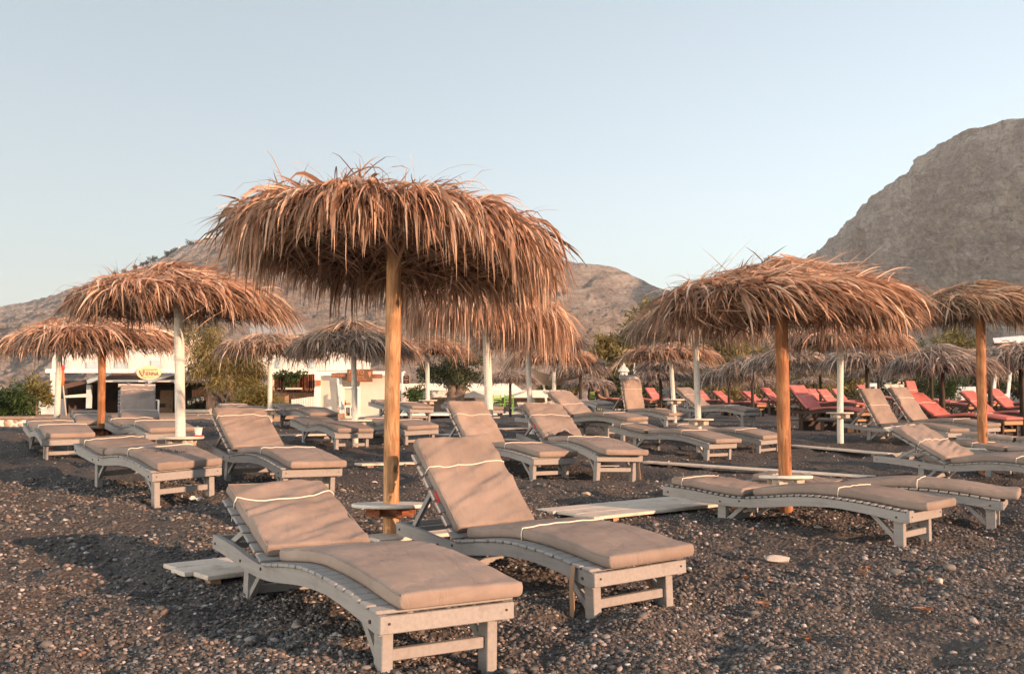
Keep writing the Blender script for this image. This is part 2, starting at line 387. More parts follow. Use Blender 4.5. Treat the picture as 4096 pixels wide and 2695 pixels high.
def cushion_mesh(path, s0, s1, w, th, rs, wr, pinch=(), nx=44, bulge=.004):
    """rounded mattress swept along path(s)->(x,z,angle)"""
    rad = min(.021, th * .36); ring = []
    def corner(cy, cz, a0):
        return [(cy + rad * math.cos(a0 + t), cz + rad * math.sin(a0 + t)) for t in (0, PI/6, PI/3, PI/2)]
    nt_ = 21 if nx > 30 else 11
    top = [(y, th) for y in np.linspace(w/2 - rad, -w/2 + rad, nt_)[1:-1]]
    ring = corner(w/2 - rad, rad, -PI/2) + corner(w/2 - rad, th - rad, 0) + top + corner(-w/2 + rad, th - rad, PI/2) + corner(-w/2 + rad, rad, PI)
    ring = np.array(ring); n = len(ring)
    ss = [s0, s0 + .004, s0 + .012] + list(np.linspace(s0 + .026, s1 - .026, nx)) + [s1 - .012, s1 - .004, s1]
    V = []; HH = []; ph = rs.rand(6) * 20
    for i, s in enumerate(ss):
        x, z, a = path(s); e = min(s - s0, s1 - s)
        k = 1 - (max(0, .014 - e) / .014) ** 2 * .16 * (.075 / th)
        p = 1.0
        for c in pinch: p -= .16 * math.exp(-((s - c) / .03) ** 2)
        hrow = []; HH.append(hrow)
        for (y, q) in ring:
            yy = y * (1 - (1 - k) * .15); u = q / th
            h = th * (u - .5) * k + th * .5
            wv = 0
            if u > .5:
                b = max(0, 1 - (y / (w / 2)) ** 2); edge = sstep(0, .1, e) if True else 1
                h += bulge * b * float(edge)
                fo = float(vnoise(s * 9 + ph[0] + y * 5, y * 3 + ph[1])) * .8 + float(vnoise(s * 24 + y * 9 + ph[2], y * 4 + ph[3])) * .9
                fo += 1.3 * (.22 - abs(float(vnoise(s * 15 + y * 8 + ph[0], y * 2.6 + s * 2 + ph[4])))) + .8 * (.2 - abs(float(vnoise(s * 6 - y * 8 + ph[5], y * 4 + ph[2]))))
                wv = wr * fo * (.55 + .9 * max(0, .5 + float(vnoise(s * 2.5 + ph[3], y * 2 + ph[4]))))
                for c in pinch: wv += wr * 2.4 * math.exp(-abs(s - c) / .10) * float(vnoise(y * 21 + ph[4] + s * 5, s * 2.5 + ph[5]))
                h = th * .5 + (h - th * .5) * (.45 + .55 * p) + wv
            yy *= (.965 + .035 * p) if abs(y) > w * .4 else 1
            if abs(y) > w * .45: yy += .5 * wr * float(vnoise(s * 14 + ph[1], u * 2 + 9 * (y > 0)))
            hrow.append(h); V.append((x - h * math.sin(a), yy, z + h * math.cos(a)))
    TOPS.clear(); TOPS.append((np.array(ss), ring, np.array(HH))); m = len(ss)
    F = [(i*n + k_, i*n + (k_+1) % n, (i+1)*n + (k_+1) % n, (i+1)*n + k_) for i in range(m-1) for k_ in range(n)]
    F += [tuple(range(n)), tuple((m-1)*n + k_ for k_ in range(n))[::-1]]
    return V, F
def cord_mesh(path, s, w, th, sag=0, tail=True, cy=0, lift=.002):
    pts = []; hw = w / 2
    for (y, h) in [(hw + .002, -.005), (hw + .004, th * .5), (hw - .004, th + .001), (hw - .03, th + .005)] : pts.append((y, h, 0))
    for t in np.linspace(-.85, .85, 15): pts.append((-t * hw, th + .0035 + lift * (1 - t * t) - (.004 if not sag else -.004) * (1 - abs(t)), sag * (1 - (t / .9) ** 2)))
    for (y, h) in [(-hw + .03, th + .005), (-hw + .004, th + .001), (-hw - .004, th * .5), (-hw - .002, -.005)]: pts.append((y, h, 0))
    out = []
    for (y, h, ds) in pts:
        if abs(y) < hw - .02: h = top_height(s - ds, y) + .0035
        x, z, a = path(s - ds); out.append((x - h * math.sin(a), y + cy, z + h * math.cos(a)))
    b = MB().tube(out, .0036, 6)
    if tail:
        x, y, z = out[0]; b.tube([(x, y, z), (x + .006, y + .004, z - .03), (x + .012, y + .006, z - .065)], .003, 5)
    return b
def lounger(kind, P, ang, label, group, fine=False, back=None, seat=(.62,), wide=True, frame='frame', cush='taupe', name='sun_lounger',
            head_board=False, lift=0.0, slide=0.0, straps=(), tagside=False, L=2.0, bl=.74, sag=0, dirt=False, cw=.54, cy=-.02, cyb=-.015):
    x, y, z, yaw, tx, ty = P
    rs = np.random.RandomState(abs(hash_(kind)) % 99991)
    root = thing(name, label, 'sun lounger', group=group)
    X = Vector((math.sin(yaw), math.cos(yaw), tx)).normalized(); R = Vector((math.cos(yaw), -math.sin(yaw), ty)); Y = -R
    Y = (Y - X * Y.dot(X)).normalized(); Z = X.cross(Y)
    root.matrix_world = Matrix(((X.x, Y.x, Z.x, x), (X.y, Y.y, Z.y, y), (X.z, Y.z, Z.z, z + ZC), (0, 0, 0, 1)))
    fm = MT[frame]; W = .56; red = cush == 'red'; sl = .018
    front = MT['natw'] if red else fm
    def railtop(q): return Tsm(q) - sl
    # side rails
    for sy in (1, -1):
        n = 26 if fine else 14; xs = np.linspace(0, L, n); yo, yi = sy * W / 2, sy * (W / 2 - .03); vs = []
        for q in xs: vs += [(q, yo, railtop(q)), (q, yi, railtop(q)), (q, yi, Bsm(q)), (q, yo, Bsm(q))]
        fs = [(i*4+k, i*4+(k+1) % 4, i*4+4+(k+1) % 4, i*4+4+k) for i in range(n-1) for k in range(4)] + [(0,1,2,3), tuple(range(4*n-4, 4*n))[::-1]]
        MB().add(vs, fs).build('side_rail', fm, root, True, 40)
    MB().box(-.026, -.0005, -W/2 - .006, W/2 + .006, Tsm(0) - .082, Tsm(0) - (sl if wide else .003), None, .003).build('front_board', front, root)
    MB().box(L - .03, L - .004, -W/2 + .031, W/2 - .031, Bsm(L) + .006, railtop(L) - .004, None, .002).build('head_crossbar', fm, root)
    # seat slats
    pitch, sw = (.074, .064) if wide else (.052, .034); hw = W/2 + (.014 if wide else -.004); b = MB(); q = .0 if wide else .012
    while q + sw < HX - .005:
        xc = q + sw/2; a = math.atan((Tsm(xc + .02) - Tsm(xc - .02)) / .04)
        M = Matrix.Translation((xc, rs.uniform(-.004, .004), railtop(xc) + .002)) @ Matrix.Rotation(-a, 4, 'Y')
        b.box(-sw/2, sw/2, -hw, hw, 0, sl - .003, M, .004); q += pitch
    b.build('seat_slats', fm, root)
    # back section
    bp = lambda s: back_path(s, ang)
    b = MB(); p2 = .098 if ang is not None else pitch; s2 = .078 if ang is not None else sw; q = .012; end = bl + (.0 if ang is None else .015)
    if ang is None: end = L - HX - .005
    while q + s2 <= end + .02:
        xx, zz, a = bp(q + s2/2); M = Matrix.Translation((xx, 0, zz - sl + .002)) @ Matrix.Rotation(-a, 4, 'Y')
        b.box(-s2/2, s2/2, -hw + .006, hw - .006, 0, sl - .003, M, .004); q += p2
    bs = b.build('back_slats', fm, root)
    if ang is not None:
        b = MB()
        for sy in (.2, -.2):
            x0, z0, a = bp(.01); x1, z1, a = bp(end); o = .032
            b.bar((x0 + o*math.sin(a), sy, z0 - o*math.cos(a)), (x1 + o*math.sin(a), sy, z1 - o*math.cos(a)), .03, .03)
        b.build('back_bar', fm, root); b = MB()
        xb, zb, a = bp(bl * .55); xb += .05 * math.sin(a); zb -= .05 * math.cos(a)
        for sy in (.225, -.225): b.bar((xb, sy, zb), (min(L - .12, xb + .32), sy, Bsm(1.7) + .05), .024, .03)
        b.bar((min(L - .12, xb + .32), -.25, Bsm(1.7) + .05), (min(L - .12, xb + .32), .25, Bsm(1.7) + .05), .03, .03)
        b.build('prop_bar', fm, root)
    if head_board:
        if ang is None: xx, zz, a = bp(L - HX - .06)
        else: xx, zz, a = bp(end + .045)
        M = Matrix.Translation((xx, 0, zz - sl + .004)) @ Matrix.Rotation(-a, 4, 'Y')
        MB().box(-.045, .045, -W/2 - .012, W/2 + .012, 0, .02, M, .003).build('head_board', MT['pale'], root)
    # legs
    xr = 1.46 if L < 2.05 else 1.6
    for sy in (1, -1):
        yo, yi = sorted((sy * (W/2 - .032), sy * (W/2 - .078)))
        MB().box(.035, .105, yo, yi, -.10 - lift, Bsm(.07) + .05, None, .003).build('leg', fm, root)
        b = MB(); b.prism([(xr - .02, yo, -.1 - lift), (xr + .05, yo, -.1 - lift), (xr + .035, yo, Bsm(xr) + .05), (xr - .035, yo, Bsm(xr) + .05)], (0, 0, 0), (0, yi - yo, 0)); b.build('leg', fm, root)
        b = MB(); ym = (yo + yi) / 2
        b.bar((.1, ym, .055), (.27, ym, Bsm(.27) + .01), .026, .03)
        b.build('leg_brace', fm, root)
        MB().bar((xr - .02, ym, .055), (xr - .19, ym, Bsm(xr - .19) + .01), .026, .03).build('leg_brace', fm, root)
    for xs in (.07, xr + .005): MB().box(xs - .016, xs + .016, -W/2 + .079, W/2 - .079, .055, .098, None, .003).build('stretcher', front if red else fm, root)
    if lift > .05:
        b = MB()
        for xs in (.3, .85, 1.4): b.box(xs - .05, xs + .05, -.3, .3, -.02 - lift, .03, None, .004)
        for sy in (-.26, 0, .26): b.box(.1, 1.75, sy - .05, sy + .05, .031, .052, None, .003)
        b.build('pallet_base', MT['darkw'], root)
    if fine:
        b = MB()
        for sy in (1, -1):
            for (bx, bz) in ((.07, Bsm(.07) + .03), (xr, Bsm(xr) + .03), (HX + .02, Bsm(HX) + .045), (L - .05, Bsm(L) + .03)):
                b.tube([(bx, sy * (W/2 - .001), bz), (bx, sy * (W/2 + .005), bz)], .0075, 8)
        b.build('bolts', MT['darkw'], root)
        for sy in (1, -1): MB().tube([(-.026, sy * .25, Tsm(0) - .045), (-.0295, sy * .25, Tsm(0) - .045)], .005, 8).build('screw', MT['darkw'], root)
    # mattress
    th = .048 if red else .061; cm = MT[cush]
    sp = lambda s: (s, Tsm(s), math.atan((Tsm(s + .03) - Tsm(s - .03)) / .06))
    wr = .005 if fine else .005
    v, f = cushion_mesh(sp, -.035 + slide, HX - .035 + slide*.3, cw, th, rs, wr, seat, 46 if fine else 18)
    v = [(a_, b_ + cy, c_) for (a_, b_, c_) in v]; sc = mk('seat_cushion', v, f, cm, root, True, 50)
    for s in seat: cord_mesh(sp, s, cw, th, tail=fine, cy=cy).build('cord', MT['cord'], sc, True)
    v, f = cushion_mesh(bp, .005 if ang is None else .03, bl if ang is not None else L - HX - .06, cw, th, rs, .007 if ang is None else .0165, back or (), 60 if fine else 22, .006)
    v = [(a_, b_ + cyb, c_) for (a_, b_, c_) in v]; bc = mk('back_cushion', v, f, cm, root, True, 50)
    if fine:
        for (pa, s0_, s1_, par, cy_) in ((sp, -.033 + slide, HX - .037 + slide*.3, sc, cy), (bp, (.005 if ang is None else .03) + .002, (bl if ang is not None else L - HX - .06) - .002, bc, cyb)):
            b = MB()
            for hh_ in (th - .008,):
                pts = []
                for (yy_, ra) in ((cw/2 - .007, np.linspace(s0_ + .008, s1_ - .008, 24)), (-cw/2 + .007, np.linspace(s1_ - .008, s0_ + .008, 24))):
                    for s_ in ra: x_, z_, a_ = pa(s_); g_ = min([1] + [abs(s_ - c_) / .05 for c_ in (seat if par is sc else (back or ()))]); h_ = hh_ - .011 * (1 - min(1, g_)); pts.append((x_ - h_*math.sin(a_), yy_*(.99 + .01*min(1, g_)) + cy_, z_ + h_*math.cos(a_)))
                b.tube(pts + [pts[0]], .0042, 6, False)
            b.build('piping', cm, par, True)
    for s in (back or ()): cord_mesh(bp, s, cw, th, sag, tail=fine, cy=cyb, lift=.013).build('cord', MT['cord'], bc, True)
    if tagside:
        xx, zz, a = bp(bl * .42); M = Matrix.Translation((xx, cw/2 + cyb + .004, zz - .004)) @ Matrix.Rotation(-a, 4, 'Y')
        MB().box(-.04, .04, -.0015, .0015, -.02, .025, M).build('care_tag', MT['redplastic'], bc)
    if head_board and ang is not None:
        xx, zz, a = bp(bl + .03); M = Matrix.Translation((xx, 0, zz)) @ Matrix.Rotation(-a, 4, 'Y')
        for sy in (-.15, .13): MB().box(-.05, .08, sy - .022, sy + .022, .008, .014, M).build('head_loop', cm, bc)
    for (sx, sy, dz, dx) in straps:
        pts = [(sx + dx * t * t, sy + .01 * math.sin(t * 5), Tsm(max(0, sx)) - .01 + (dz) * t) for t in np.linspace(0, 1, 9)]
        b = MB(); vs = []
        for p in pts: vs += [(p[0] - .017, p[1] - .002, p[2]), (p[0] + .017, p[1] - .002, p[2]), (p[0] + .017, p[1] + .002, p[2]), (p[0] - .017, p[1] + .002, p[2])]
        fs = [(i*4+k, i*4+(k+1) % 4, i*4+4+(k+1) % 4, i*4+4+k) for i in range(8) for k in range(4)] + [(0,1,2,3), (32,33,34,35)]
        b.add(vs, fs).build('strap', MT['strap'], root)
    if dirt:
        rsd = np.random.RandomState(5); b = MB()
        for k in range(150):
            t = rsd.rand(); q = .22 + .26 * t + rsd.randn() * .035; yy = cy + .02 + .24 * (t - .5) + rsd.randn() * .05; yy = max(-.24, min(.24, yy))
            h = Tsm(q) + th + .0045; r_ = .002 + .004 * rsd.rand() ** 2
            b.add([(q - r_, yy - r_, h - .002), (q + r_*1.5, yy - r_*.6, h - .002), (q + r_, yy + r_, h - .002), (q - r_*.5, yy + r_*1.3, h - .002), (q, yy, h + r_*.6)], [(0,1,4),(1,2,4),(2,3,4),(3,0,4)])
        b.build('sand_grains', MT['grit'], sc)
    return root
def hash_(s):
    h = 17
    for ch in s: h = (h * 131 + ord(ch)) & 0x7fffffff
    return h
GT = 'taupe loungers in rows on the black beach'; GR = 'red loungers on the far side of the beach'
LOUNGERS = [
 ('F1', (-.247,3.721,-.998,-.575,-.001,-.011), .364, 'large nearest taupe lounger with its back half raised and a slack cord drooping across it', dict(cy=-.055, fine=1, back=(.56,), seat=(), L=2.085, sag=.07, slide=.0)),
 ('F2', (.609,4.715,-1.003,-.582,-.012,.029), .771, 'taupe lounger with its back raised steeply, right behind the table of the big near parasol', dict(cy=-.05, slide=-.02, fine=1, back=(.5,), seat=(.66,), tagside=True, straps=((.12,.295,-.27,.05),(.2,-.2,-.22,-.07)))),
 ('R1', (2.871,6.889,-.973,-.803,.004,-.005), None, 'flat taupe lounger with many narrow slats in front of the conical parasol at right', dict(cy=-.06, slide=-.08, fine=1, back=(.56,), seat=(.52,), wide=False, straps=((.09,-.22,-.2,.03),))),
 ('R2', (3.91,7.85,-.985,-1.05,.005,.0), None, 'flat taupe lounger cut by the right edge, beyond the narrow-slatted one', dict(slide=-.09, fine=1, back=(.5,), seat=(.6,))),
 ('R3', (5.69,9.84,-.905,-.579,.011,.06), .459, 'raised taupe lounger with cream head board beside the white disc table', dict(fine=1, back=(.38,), seat=(.5,), head_board=True, L=2.2)),
 ('R4', (7.101,15.644,-.692,-.58,.036,-.016), 1.0, 'steeply raised taupe lounger, left of the pair before the red ones', dict(back=(.4,), seat=())),
 ('R5', (7.925,16.231,-.621,-.634,.023,.01), .948, 'steeply raised taupe lounger with pale head board, right of the pair before the red ones', dict(back=(.5,), seat=(.5,), head_board=True, tagside=True)),
 ('R6', (6.9,11.0,-.86,-.62,.02,-.01), None, 'flat taupe lounger half hidden behind the white disc table at right', dict(back=(.4,), seat=(.6,))),
 ('R7', (8.2,13.2,-.80,-.95,.02,-.01), None, 'flat taupe lounger of which only the head end shows at the right edge', dict(back=(.4,), seat=(.6,))),
 ('M1', (2.898,13.589,-.775,-.643,.07,.001), None, 'flat taupe lounger left of the white post with a square-cornered board table', dict(cy=-.04, slide=-.06, back=(.5,), seat=(.55,), wide=True)),
 ('M2', (4.066,15.397,-.786,-.672,.055,.035), None, 'flat taupe lounger with a dangling strap, partly behind the pine post', dict(back=(.45,), seat=(.5,), straps=((.12,.27,-.22,.02),))),
 ('M3', (1.14,10.555,-.781,-.44,.06,-.03), .52, 'raised taupe lounger with cream head board and a dark bag lying on its seat', dict(back=(.47,), seat=(.7,), head_board=True, tagside=True, slide=-.10, straps=((.02,-.27,-.27,-.02),), dirt=True)),
 ('M4', (.444,10.643,-.818,-.629,.022,-.009), .787, 'raised taupe lounger in front of the cracked white post behind the steep near one', dict(cy=-.05, back=(.5,), seat=(.6,))),
 ('M5', (2.057,16.34,-.519,-.70,.032,.026), .56, 'raised taupe lounger behind the one with the dark bag', dict(back=(.33,), seat=(.5,), head_board=True)),
 ('M6', (1.84,17.2,-.56,-.95,.02,.03), .25, 'taupe lounger with low back half hidden behind the one with the dark bag', dict(back=(.4,), seat=(.5,), head_board=True, wide=False)),
 ('M7', (3.433,20.512,-.489,-.628,.053,-.009), 1.3, 'taupe lounger with its back standing nearly upright in front of the folded cream parasol', dict(back=(.5,), seat=(.55,), head_board=True)),
 ('M8', (5.215,21.347,-.404,-.742,.042,.011), .592, 'raised taupe lounger crossing behind the white post, nearest to the red ones', dict(back=(.45,), seat=(.5,))),
 ('M9', (2.6,27.5,-.27,-.35,.03,.01), None, 'small far flat taupe lounger seen between raised backs in the middle', dict(back=(.4,), seat=())),
 ('L1', (-2.615,7.911,-.761,-.704,.048,.049), None, 'flat taupe lounger with sand scattered on its foot end, at left', dict(fine=1, back=(.5,), seat=(.62,), dirt=True)),
 ('L2', (-1.777,8.676,-.805,-.626,.05,-.013), .52, 'raised taupe lounger right of the paper cup table', dict(cy=-.04, slide=-.03, fine=1, back=(.58,), seat=(.62,))),
 ('L3', (-5.17,11.417,-.64,-.562,.045,.014), None, 'flat taupe lounger at the far left, left of the orange-brown post', dict(back=(.4,), seat=(.6,))),
 ('L4', (-6.526,15.252,-.565,-.459,.055,-.013), None, 'flat taupe lounger behind the orange-brown post, nearest to the low stone wall', dict(back=(.4,), seat=(.6,))),
 ('L5', (-5.577,14.618,-.486,-.389,.047,-.006), .60, 'taupe lounger with its back upright in front of the dark café opening', dict(back=(.6,), seat=(.6,), head_board=True)),
 ('L6', (-4.068,11.658,-.582,-.62,.021,.016), None, 'flat taupe lounger between the orange-brown post and the white post at left', dict(back=(.5,), seat=(.6,))),
 ('L7', (-4.765,18.389,-.433,-.55,.046,-.006), None, 'flat taupe lounger mostly hidden behind the raised one at left', dict(back=(.5,), seat=(.6,))),
 ('C1', (-3.446,17.736,-.457,-.576,.055,0), None, 'flat taupe lounger in front of the reed screen', dict(back=(.5,), seat=(.6,))),
 ('C2', (-2.242,13.832,-.644,-.533,.043,-.007), None, 'flat taupe lounger left of the grey weathered post before the restaurant', dict(back=(), seat=())),
 ('C3', (-1.394,15.059,-.631,-.532,.031,.035), None, 'flat taupe lounger seen behind the big pine post', dict(back=(.4,), seat=(.55,))),
 ('C4', (-1.94,20.858,-.342,-.598,.043,-.016), None, 'flat taupe lounger under the restaurant menu board', dict(back=(.4,), seat=(.55,))),
 ('C5', (-.4,21.6,-.36,-.55,.03,0), None, 'flat taupe lounger in front of the tree with a forked trunk', dict(back=(.4,), seat=())),
]
for (k, P, a, lab, kw) in LOUNGERS: lounger(k, P, a, lab, GT, **kw)
def red(k, foot, d, yaw, ang, label, **kw):
    p = at(*foot, d); z = float(gbase(p.x, d)) - ZC + .13
    zz = p.z - ZC - .21
    lounger(k, (p.x, d, max(z, min(zz, z + .25)), yaw, .01, 0), ang, label, GR, seat=(.5,), back=(.4,), frame='darkw', cush='red', name='red_sun_lounger', lift=.14 + max(0, zz - z), **kw)
REDS = [
 ('r4', (3460,1655), 20.5, -.62, .80, 'red lounger with raised back on a pallet, nearest left of the pair of grey backs'),
 ('r5', (3470,1638), 32, -.62, .80, 'red lounger with raised back just behind the nearest left red one'),
 ('r10', (4050,1690), 16.6, -.60, .62, 'red lounger with raised back and front end visible, beside the dark post with two glasses'),
 ('r11', (4190,1672), 21, -.62, .75, 'red lounger with raised back crossing behind the brown post at right'),
 ('r13', (4230,1645), 26, -.62, .80, 'red lounger with raised back nearest the right edge'),
 ('r12', (4190,1625), 33, -.62, .75, 'small red raised back behind the one nearest the right edge'),
 ('r9', (3800,1612), 33, -.62, 1.25, 'red lounger with nearly upright back behind the two grey raised backs'),
 ('r14', (3985,1618), 30, -.75, None, 'flat red lounger between the two dark posts at right'),
 ('r15', (3890,1630), 27, -.75, None, 'flat red lounger just behind the red one with raised back by the glasses'),
 ('r16', (4035,1622), 33, -.75, None, 'far flat red lounger with bare wooden front board at right'),
 ('r1', (3045,1622), 34, -.75, .62, 'red lounger with raised back and bare wooden front board left of the pine post'),
 ('r2', (3140,1614), 40, -.75, .62, 'red lounger with raised back partly hidden by the pine post'),
 ('r3', (3225,1612), 36, -.70, .72, 'red lounger with raised back just right of the pine post'),
 ('r18', (2910,1610), 45, -.62, .72, 'red lounger with wide raised back behind the white post'),
 ('r17', (2712,1607), 42, -.62, .80, 'far red lounger behind the leaning post with a round table'),
 ('r20', (2612,1607), 38, -.95, None, 'flat red lounger left of the leaning post'),
 ('r19', (3085,1606), 48, -.62, .62, 'tiny far red raised back left of the pine post'),
 ('r6', (3400,1612), 38, -.62, .70, 'small red raised back behind the white post with a board table'),
 ('r7', (3480,1612), 42, -.62, .85, 'bright red raised back left of the pair of grey backs'),
 ('r8', (3590,1600), 40, -.62, .85, 'small red back showing above the pale head board'),
 ('r21', (3440,1622), 32, -.75, None, 'flat red lounger between the white post and the pair of grey backs'),
]
for (k, foot, d, yaw, ang, lab) in REDS: red(k, foot, d, yaw, ang, lab)

# ------------------------------------------------------------------ palm thatch parasols
def blades(rs, root, head, L, wid, droop, R, H, S=6, roll=.7, stiff=None, surf=None):
    n = len(root); p = root.copy(); d = head / np.linalg.norm(head, axis=1, keepdims=True)
    stf = .35 + 1.0 * rs.rand(n); ds = (L / S)[:, None]; C = [p.copy()]; D = [d.copy()]
    for k in range(S):
        p = p + d * ds
        if surf is not None:
            rr = np.hypot(p[:, 0], p[:, 1]); inside = rr < R * .985
            mz = surf(rr) + .004
            p[:, 2] = np.where(inside & (p[:, 2] < mz), mz, p[:, 2])
        C.append(p.copy())
        rr = np.hypot(p[:, 0], p[:, 1])
        g = droop * stf * ds[:, 0] * (1 + 3.2 * sstep(.86 * R, 1.06 * R, rr)) * (1 + .2 * k)
        d = d + np.stack([0*g, 0*g, -g], 1) + rs.randn(n, 3) * .055
        d /= np.linalg.norm(d, axis=1, keepdims=True); D.append(d.copy())
    up = np.array([0, 0, 1.]) + rs.randn(n, 3) * roll
    prof = np.array([.6, 1, .98, .84, .62, .34, .03]) if S == 6 else np.array([.7, 1, .85, .5, .05])
    V = np.empty((n, S + 1, 2, 3))
    for k in range(S + 1):
        w = np.cross(D[k], up); w /= (np.linalg.norm(w, axis=1, keepdims=True) + 1e-6)
        w = w * (wid * prof[k] / 2)[:, None]; V[:, k, 0] = C[k] - w; V[:, k, 1] = C[k] + w
    base = (np.arange(n) * (S + 1) * 2)[:, None]; k = np.arange(S)[None] * 2
    F = np.stack([base + k, base + k + 1, base + k + 3, base + k + 2], -1).reshape(-1, 4)
    return V.reshape(-1, 3), F, (S + 1) * 2
def thatch_mesh(seed, R, H, FR, n, wid, tone, swirl=.25, wind=(.25, 0), S=6, tilt=(0, 0), px=1.2, dr=1.0):
    rs = np.random.RandomState(seed); Vs = []; Fs = []; Cs = []; off = 0; R = R * .84
    ecc = lambda a: 1 + .05 * np.sin(2 * a + seed) + .03 * np.sin(5 * a + 2 * seed)
    surf = lambda r: H * (1 - np.clip(r / R, 0, 1) ** px)
    def put(cnt, r0, r1, pw, zoff, pitch0, psd, az_sd, len0, len1, droop, wmul, cmul, cone=True, inward=False, windk=1.0):
        nonlocal off
        u = rs.rand(cnt); a = rs.rand(cnt) * 2 * PI; e = ecc(a)
        r = (r0 + (r1 - r0) * u ** pw) * R
        er = np.stack([np.cos(a), np.sin(a)], 1); et = np.stack([-np.sin(a), np.cos(a)], 1)
        clump = vnoise(a * 4.5 + seed, r * 4) * 2.2 + vnoise(a * 13, r * 7 + seed) * 2.0
        al = swirl + clump * az_sd * .8 + rs.randn(cnt) * az_sd * .75
        h2 = er * np.cos(al)[:, None] + et * np.sin(al)[:, None]
        if inward: h2 = h2 * np.where(rs.rand(cnt) < .35, -1, 1)[:, None]
        h2 = h2 + np.array(wind)[None] * windk; h2 /= np.linalg.norm(h2, axis=1, keepdims=True)
        sl = -px * H / R * np.clip(r / R, .02, 1) ** (px - 1) if cone else 0 * r
        pz = sl + pitch0 + rs.randn(cnt) * psd + .1 * clump * psd
        hd = np.concatenate([h2, pz[:, None]], 1)
        z = (surf(r) if cone else surf(r)) + zoff[0] + (zoff[1] - zoff[0]) * rs.rand(cnt) + .025 * clump
        rt = np.stack([er[:, 0] * r * e, er[:, 1] * r * e, z], 1)
        L = (len0 + (len1 - len0) * rs.rand(cnt)) * (1 + .25 * np.clip(clump, -1, 1)); w = wid * wmul * (.4 + 1.0 * rs.rand(cnt) ** 1.6)
        v, f, m = blades(rs, rt, hd, L, w, droop * dr, R, H, S, surf=surf if cone else None)
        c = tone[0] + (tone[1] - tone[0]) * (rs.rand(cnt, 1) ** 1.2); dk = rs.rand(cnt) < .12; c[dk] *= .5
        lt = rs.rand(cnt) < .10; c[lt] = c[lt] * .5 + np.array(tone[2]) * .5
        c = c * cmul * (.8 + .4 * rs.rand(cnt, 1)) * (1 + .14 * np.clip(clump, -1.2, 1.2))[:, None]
        Vs.append(v); Fs.append(f + off); Cs.append(np.repeat(np.clip(c, .005, 1), m, 0)); off += len(v)
    k = n
    put(int(.20*k), .0, 1.0, .55, (-.02, .02), .04, .10, .6, .3, .6, .7, 1, .62)                  # under-courses, shade between the leaves put into a darker colour
    put(int(.12*k), .80, 1.0, .8, (-.10, .02), -.25, .45, .7, FR*.45, FR*1.05, 2.2, 1.0, .62)       # fringe hanging behind the pale leaves, its shade put into the colour
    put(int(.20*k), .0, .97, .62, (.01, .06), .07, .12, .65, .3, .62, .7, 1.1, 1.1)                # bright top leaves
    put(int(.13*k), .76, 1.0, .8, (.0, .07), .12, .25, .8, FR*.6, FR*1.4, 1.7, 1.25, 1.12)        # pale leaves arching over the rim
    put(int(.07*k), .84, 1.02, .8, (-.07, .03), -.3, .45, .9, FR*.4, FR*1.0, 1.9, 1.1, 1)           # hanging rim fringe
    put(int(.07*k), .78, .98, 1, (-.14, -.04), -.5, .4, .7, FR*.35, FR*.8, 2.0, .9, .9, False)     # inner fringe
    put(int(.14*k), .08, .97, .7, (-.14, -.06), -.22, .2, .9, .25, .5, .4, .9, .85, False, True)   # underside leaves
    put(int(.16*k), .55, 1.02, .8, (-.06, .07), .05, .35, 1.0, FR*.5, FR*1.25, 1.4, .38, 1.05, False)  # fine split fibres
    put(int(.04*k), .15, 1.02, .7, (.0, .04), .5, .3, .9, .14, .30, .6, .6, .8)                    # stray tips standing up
    V = np.concatenate(Vs); F = np.concatenate(Fs); Cc = np.concatenate(Cs)
    V[:, 2] += V[:, 0] * tilt[0] + V[:, 1] * tilt[1]
    return V, F, Cc
def core_mesh(seed, R, H, tilt=(0, 0)):
    R = R * .84; n, m = 36, 7; vs = []; fs = []
    for lay in (0, 1):
        for i in range(m + 1):
            r = R * .97 * i / m
            for k in range(n):
                a = 2 * PI * k / n; x, y = r * math.cos(a), r * math.sin(a)
                z = H * (1 - (r / R) ** 1.2) - (.03 if lay == 0 else .06) + .012 * float(vnoise(x * 9 + seed, y * 9 + lay * 7))
                vs.append((x, y, z + x * tilt[0] + y * tilt[1]))
    o = (m + 1) * n
    for lay in (0, 1):
        for i in range(m):
            for k in range(n):
                q = (lay*o + i*n + k, lay*o + i*n + (k+1) % n, lay*o + (i+1)*n + (k+1) % n, lay*o + (i+1)*n + k); fs.append(q if lay else q[::-1])
    for k in range(n): fs.append((m*n + k, m*n + (k+1) % n, o + m*n + (k+1) % n, o + m*n + k))
    return vs, fs
WARM = (np.array([.29,.155,.095]), np.array([.80,.535,.385]), np.array([.90,.79,.67]))
GREY = (np.array([.22,.155,.125]), np.array([.56,.46,.39]), np.array([.72,.65,.58]))
PALE = (np.array([.26,.165,.115]), np.array([.66,.50,.385]), np.array([.84,.75,.65]))
TONES = dict(w=WARM, g=GREY, p=PALE)
FAR = {}
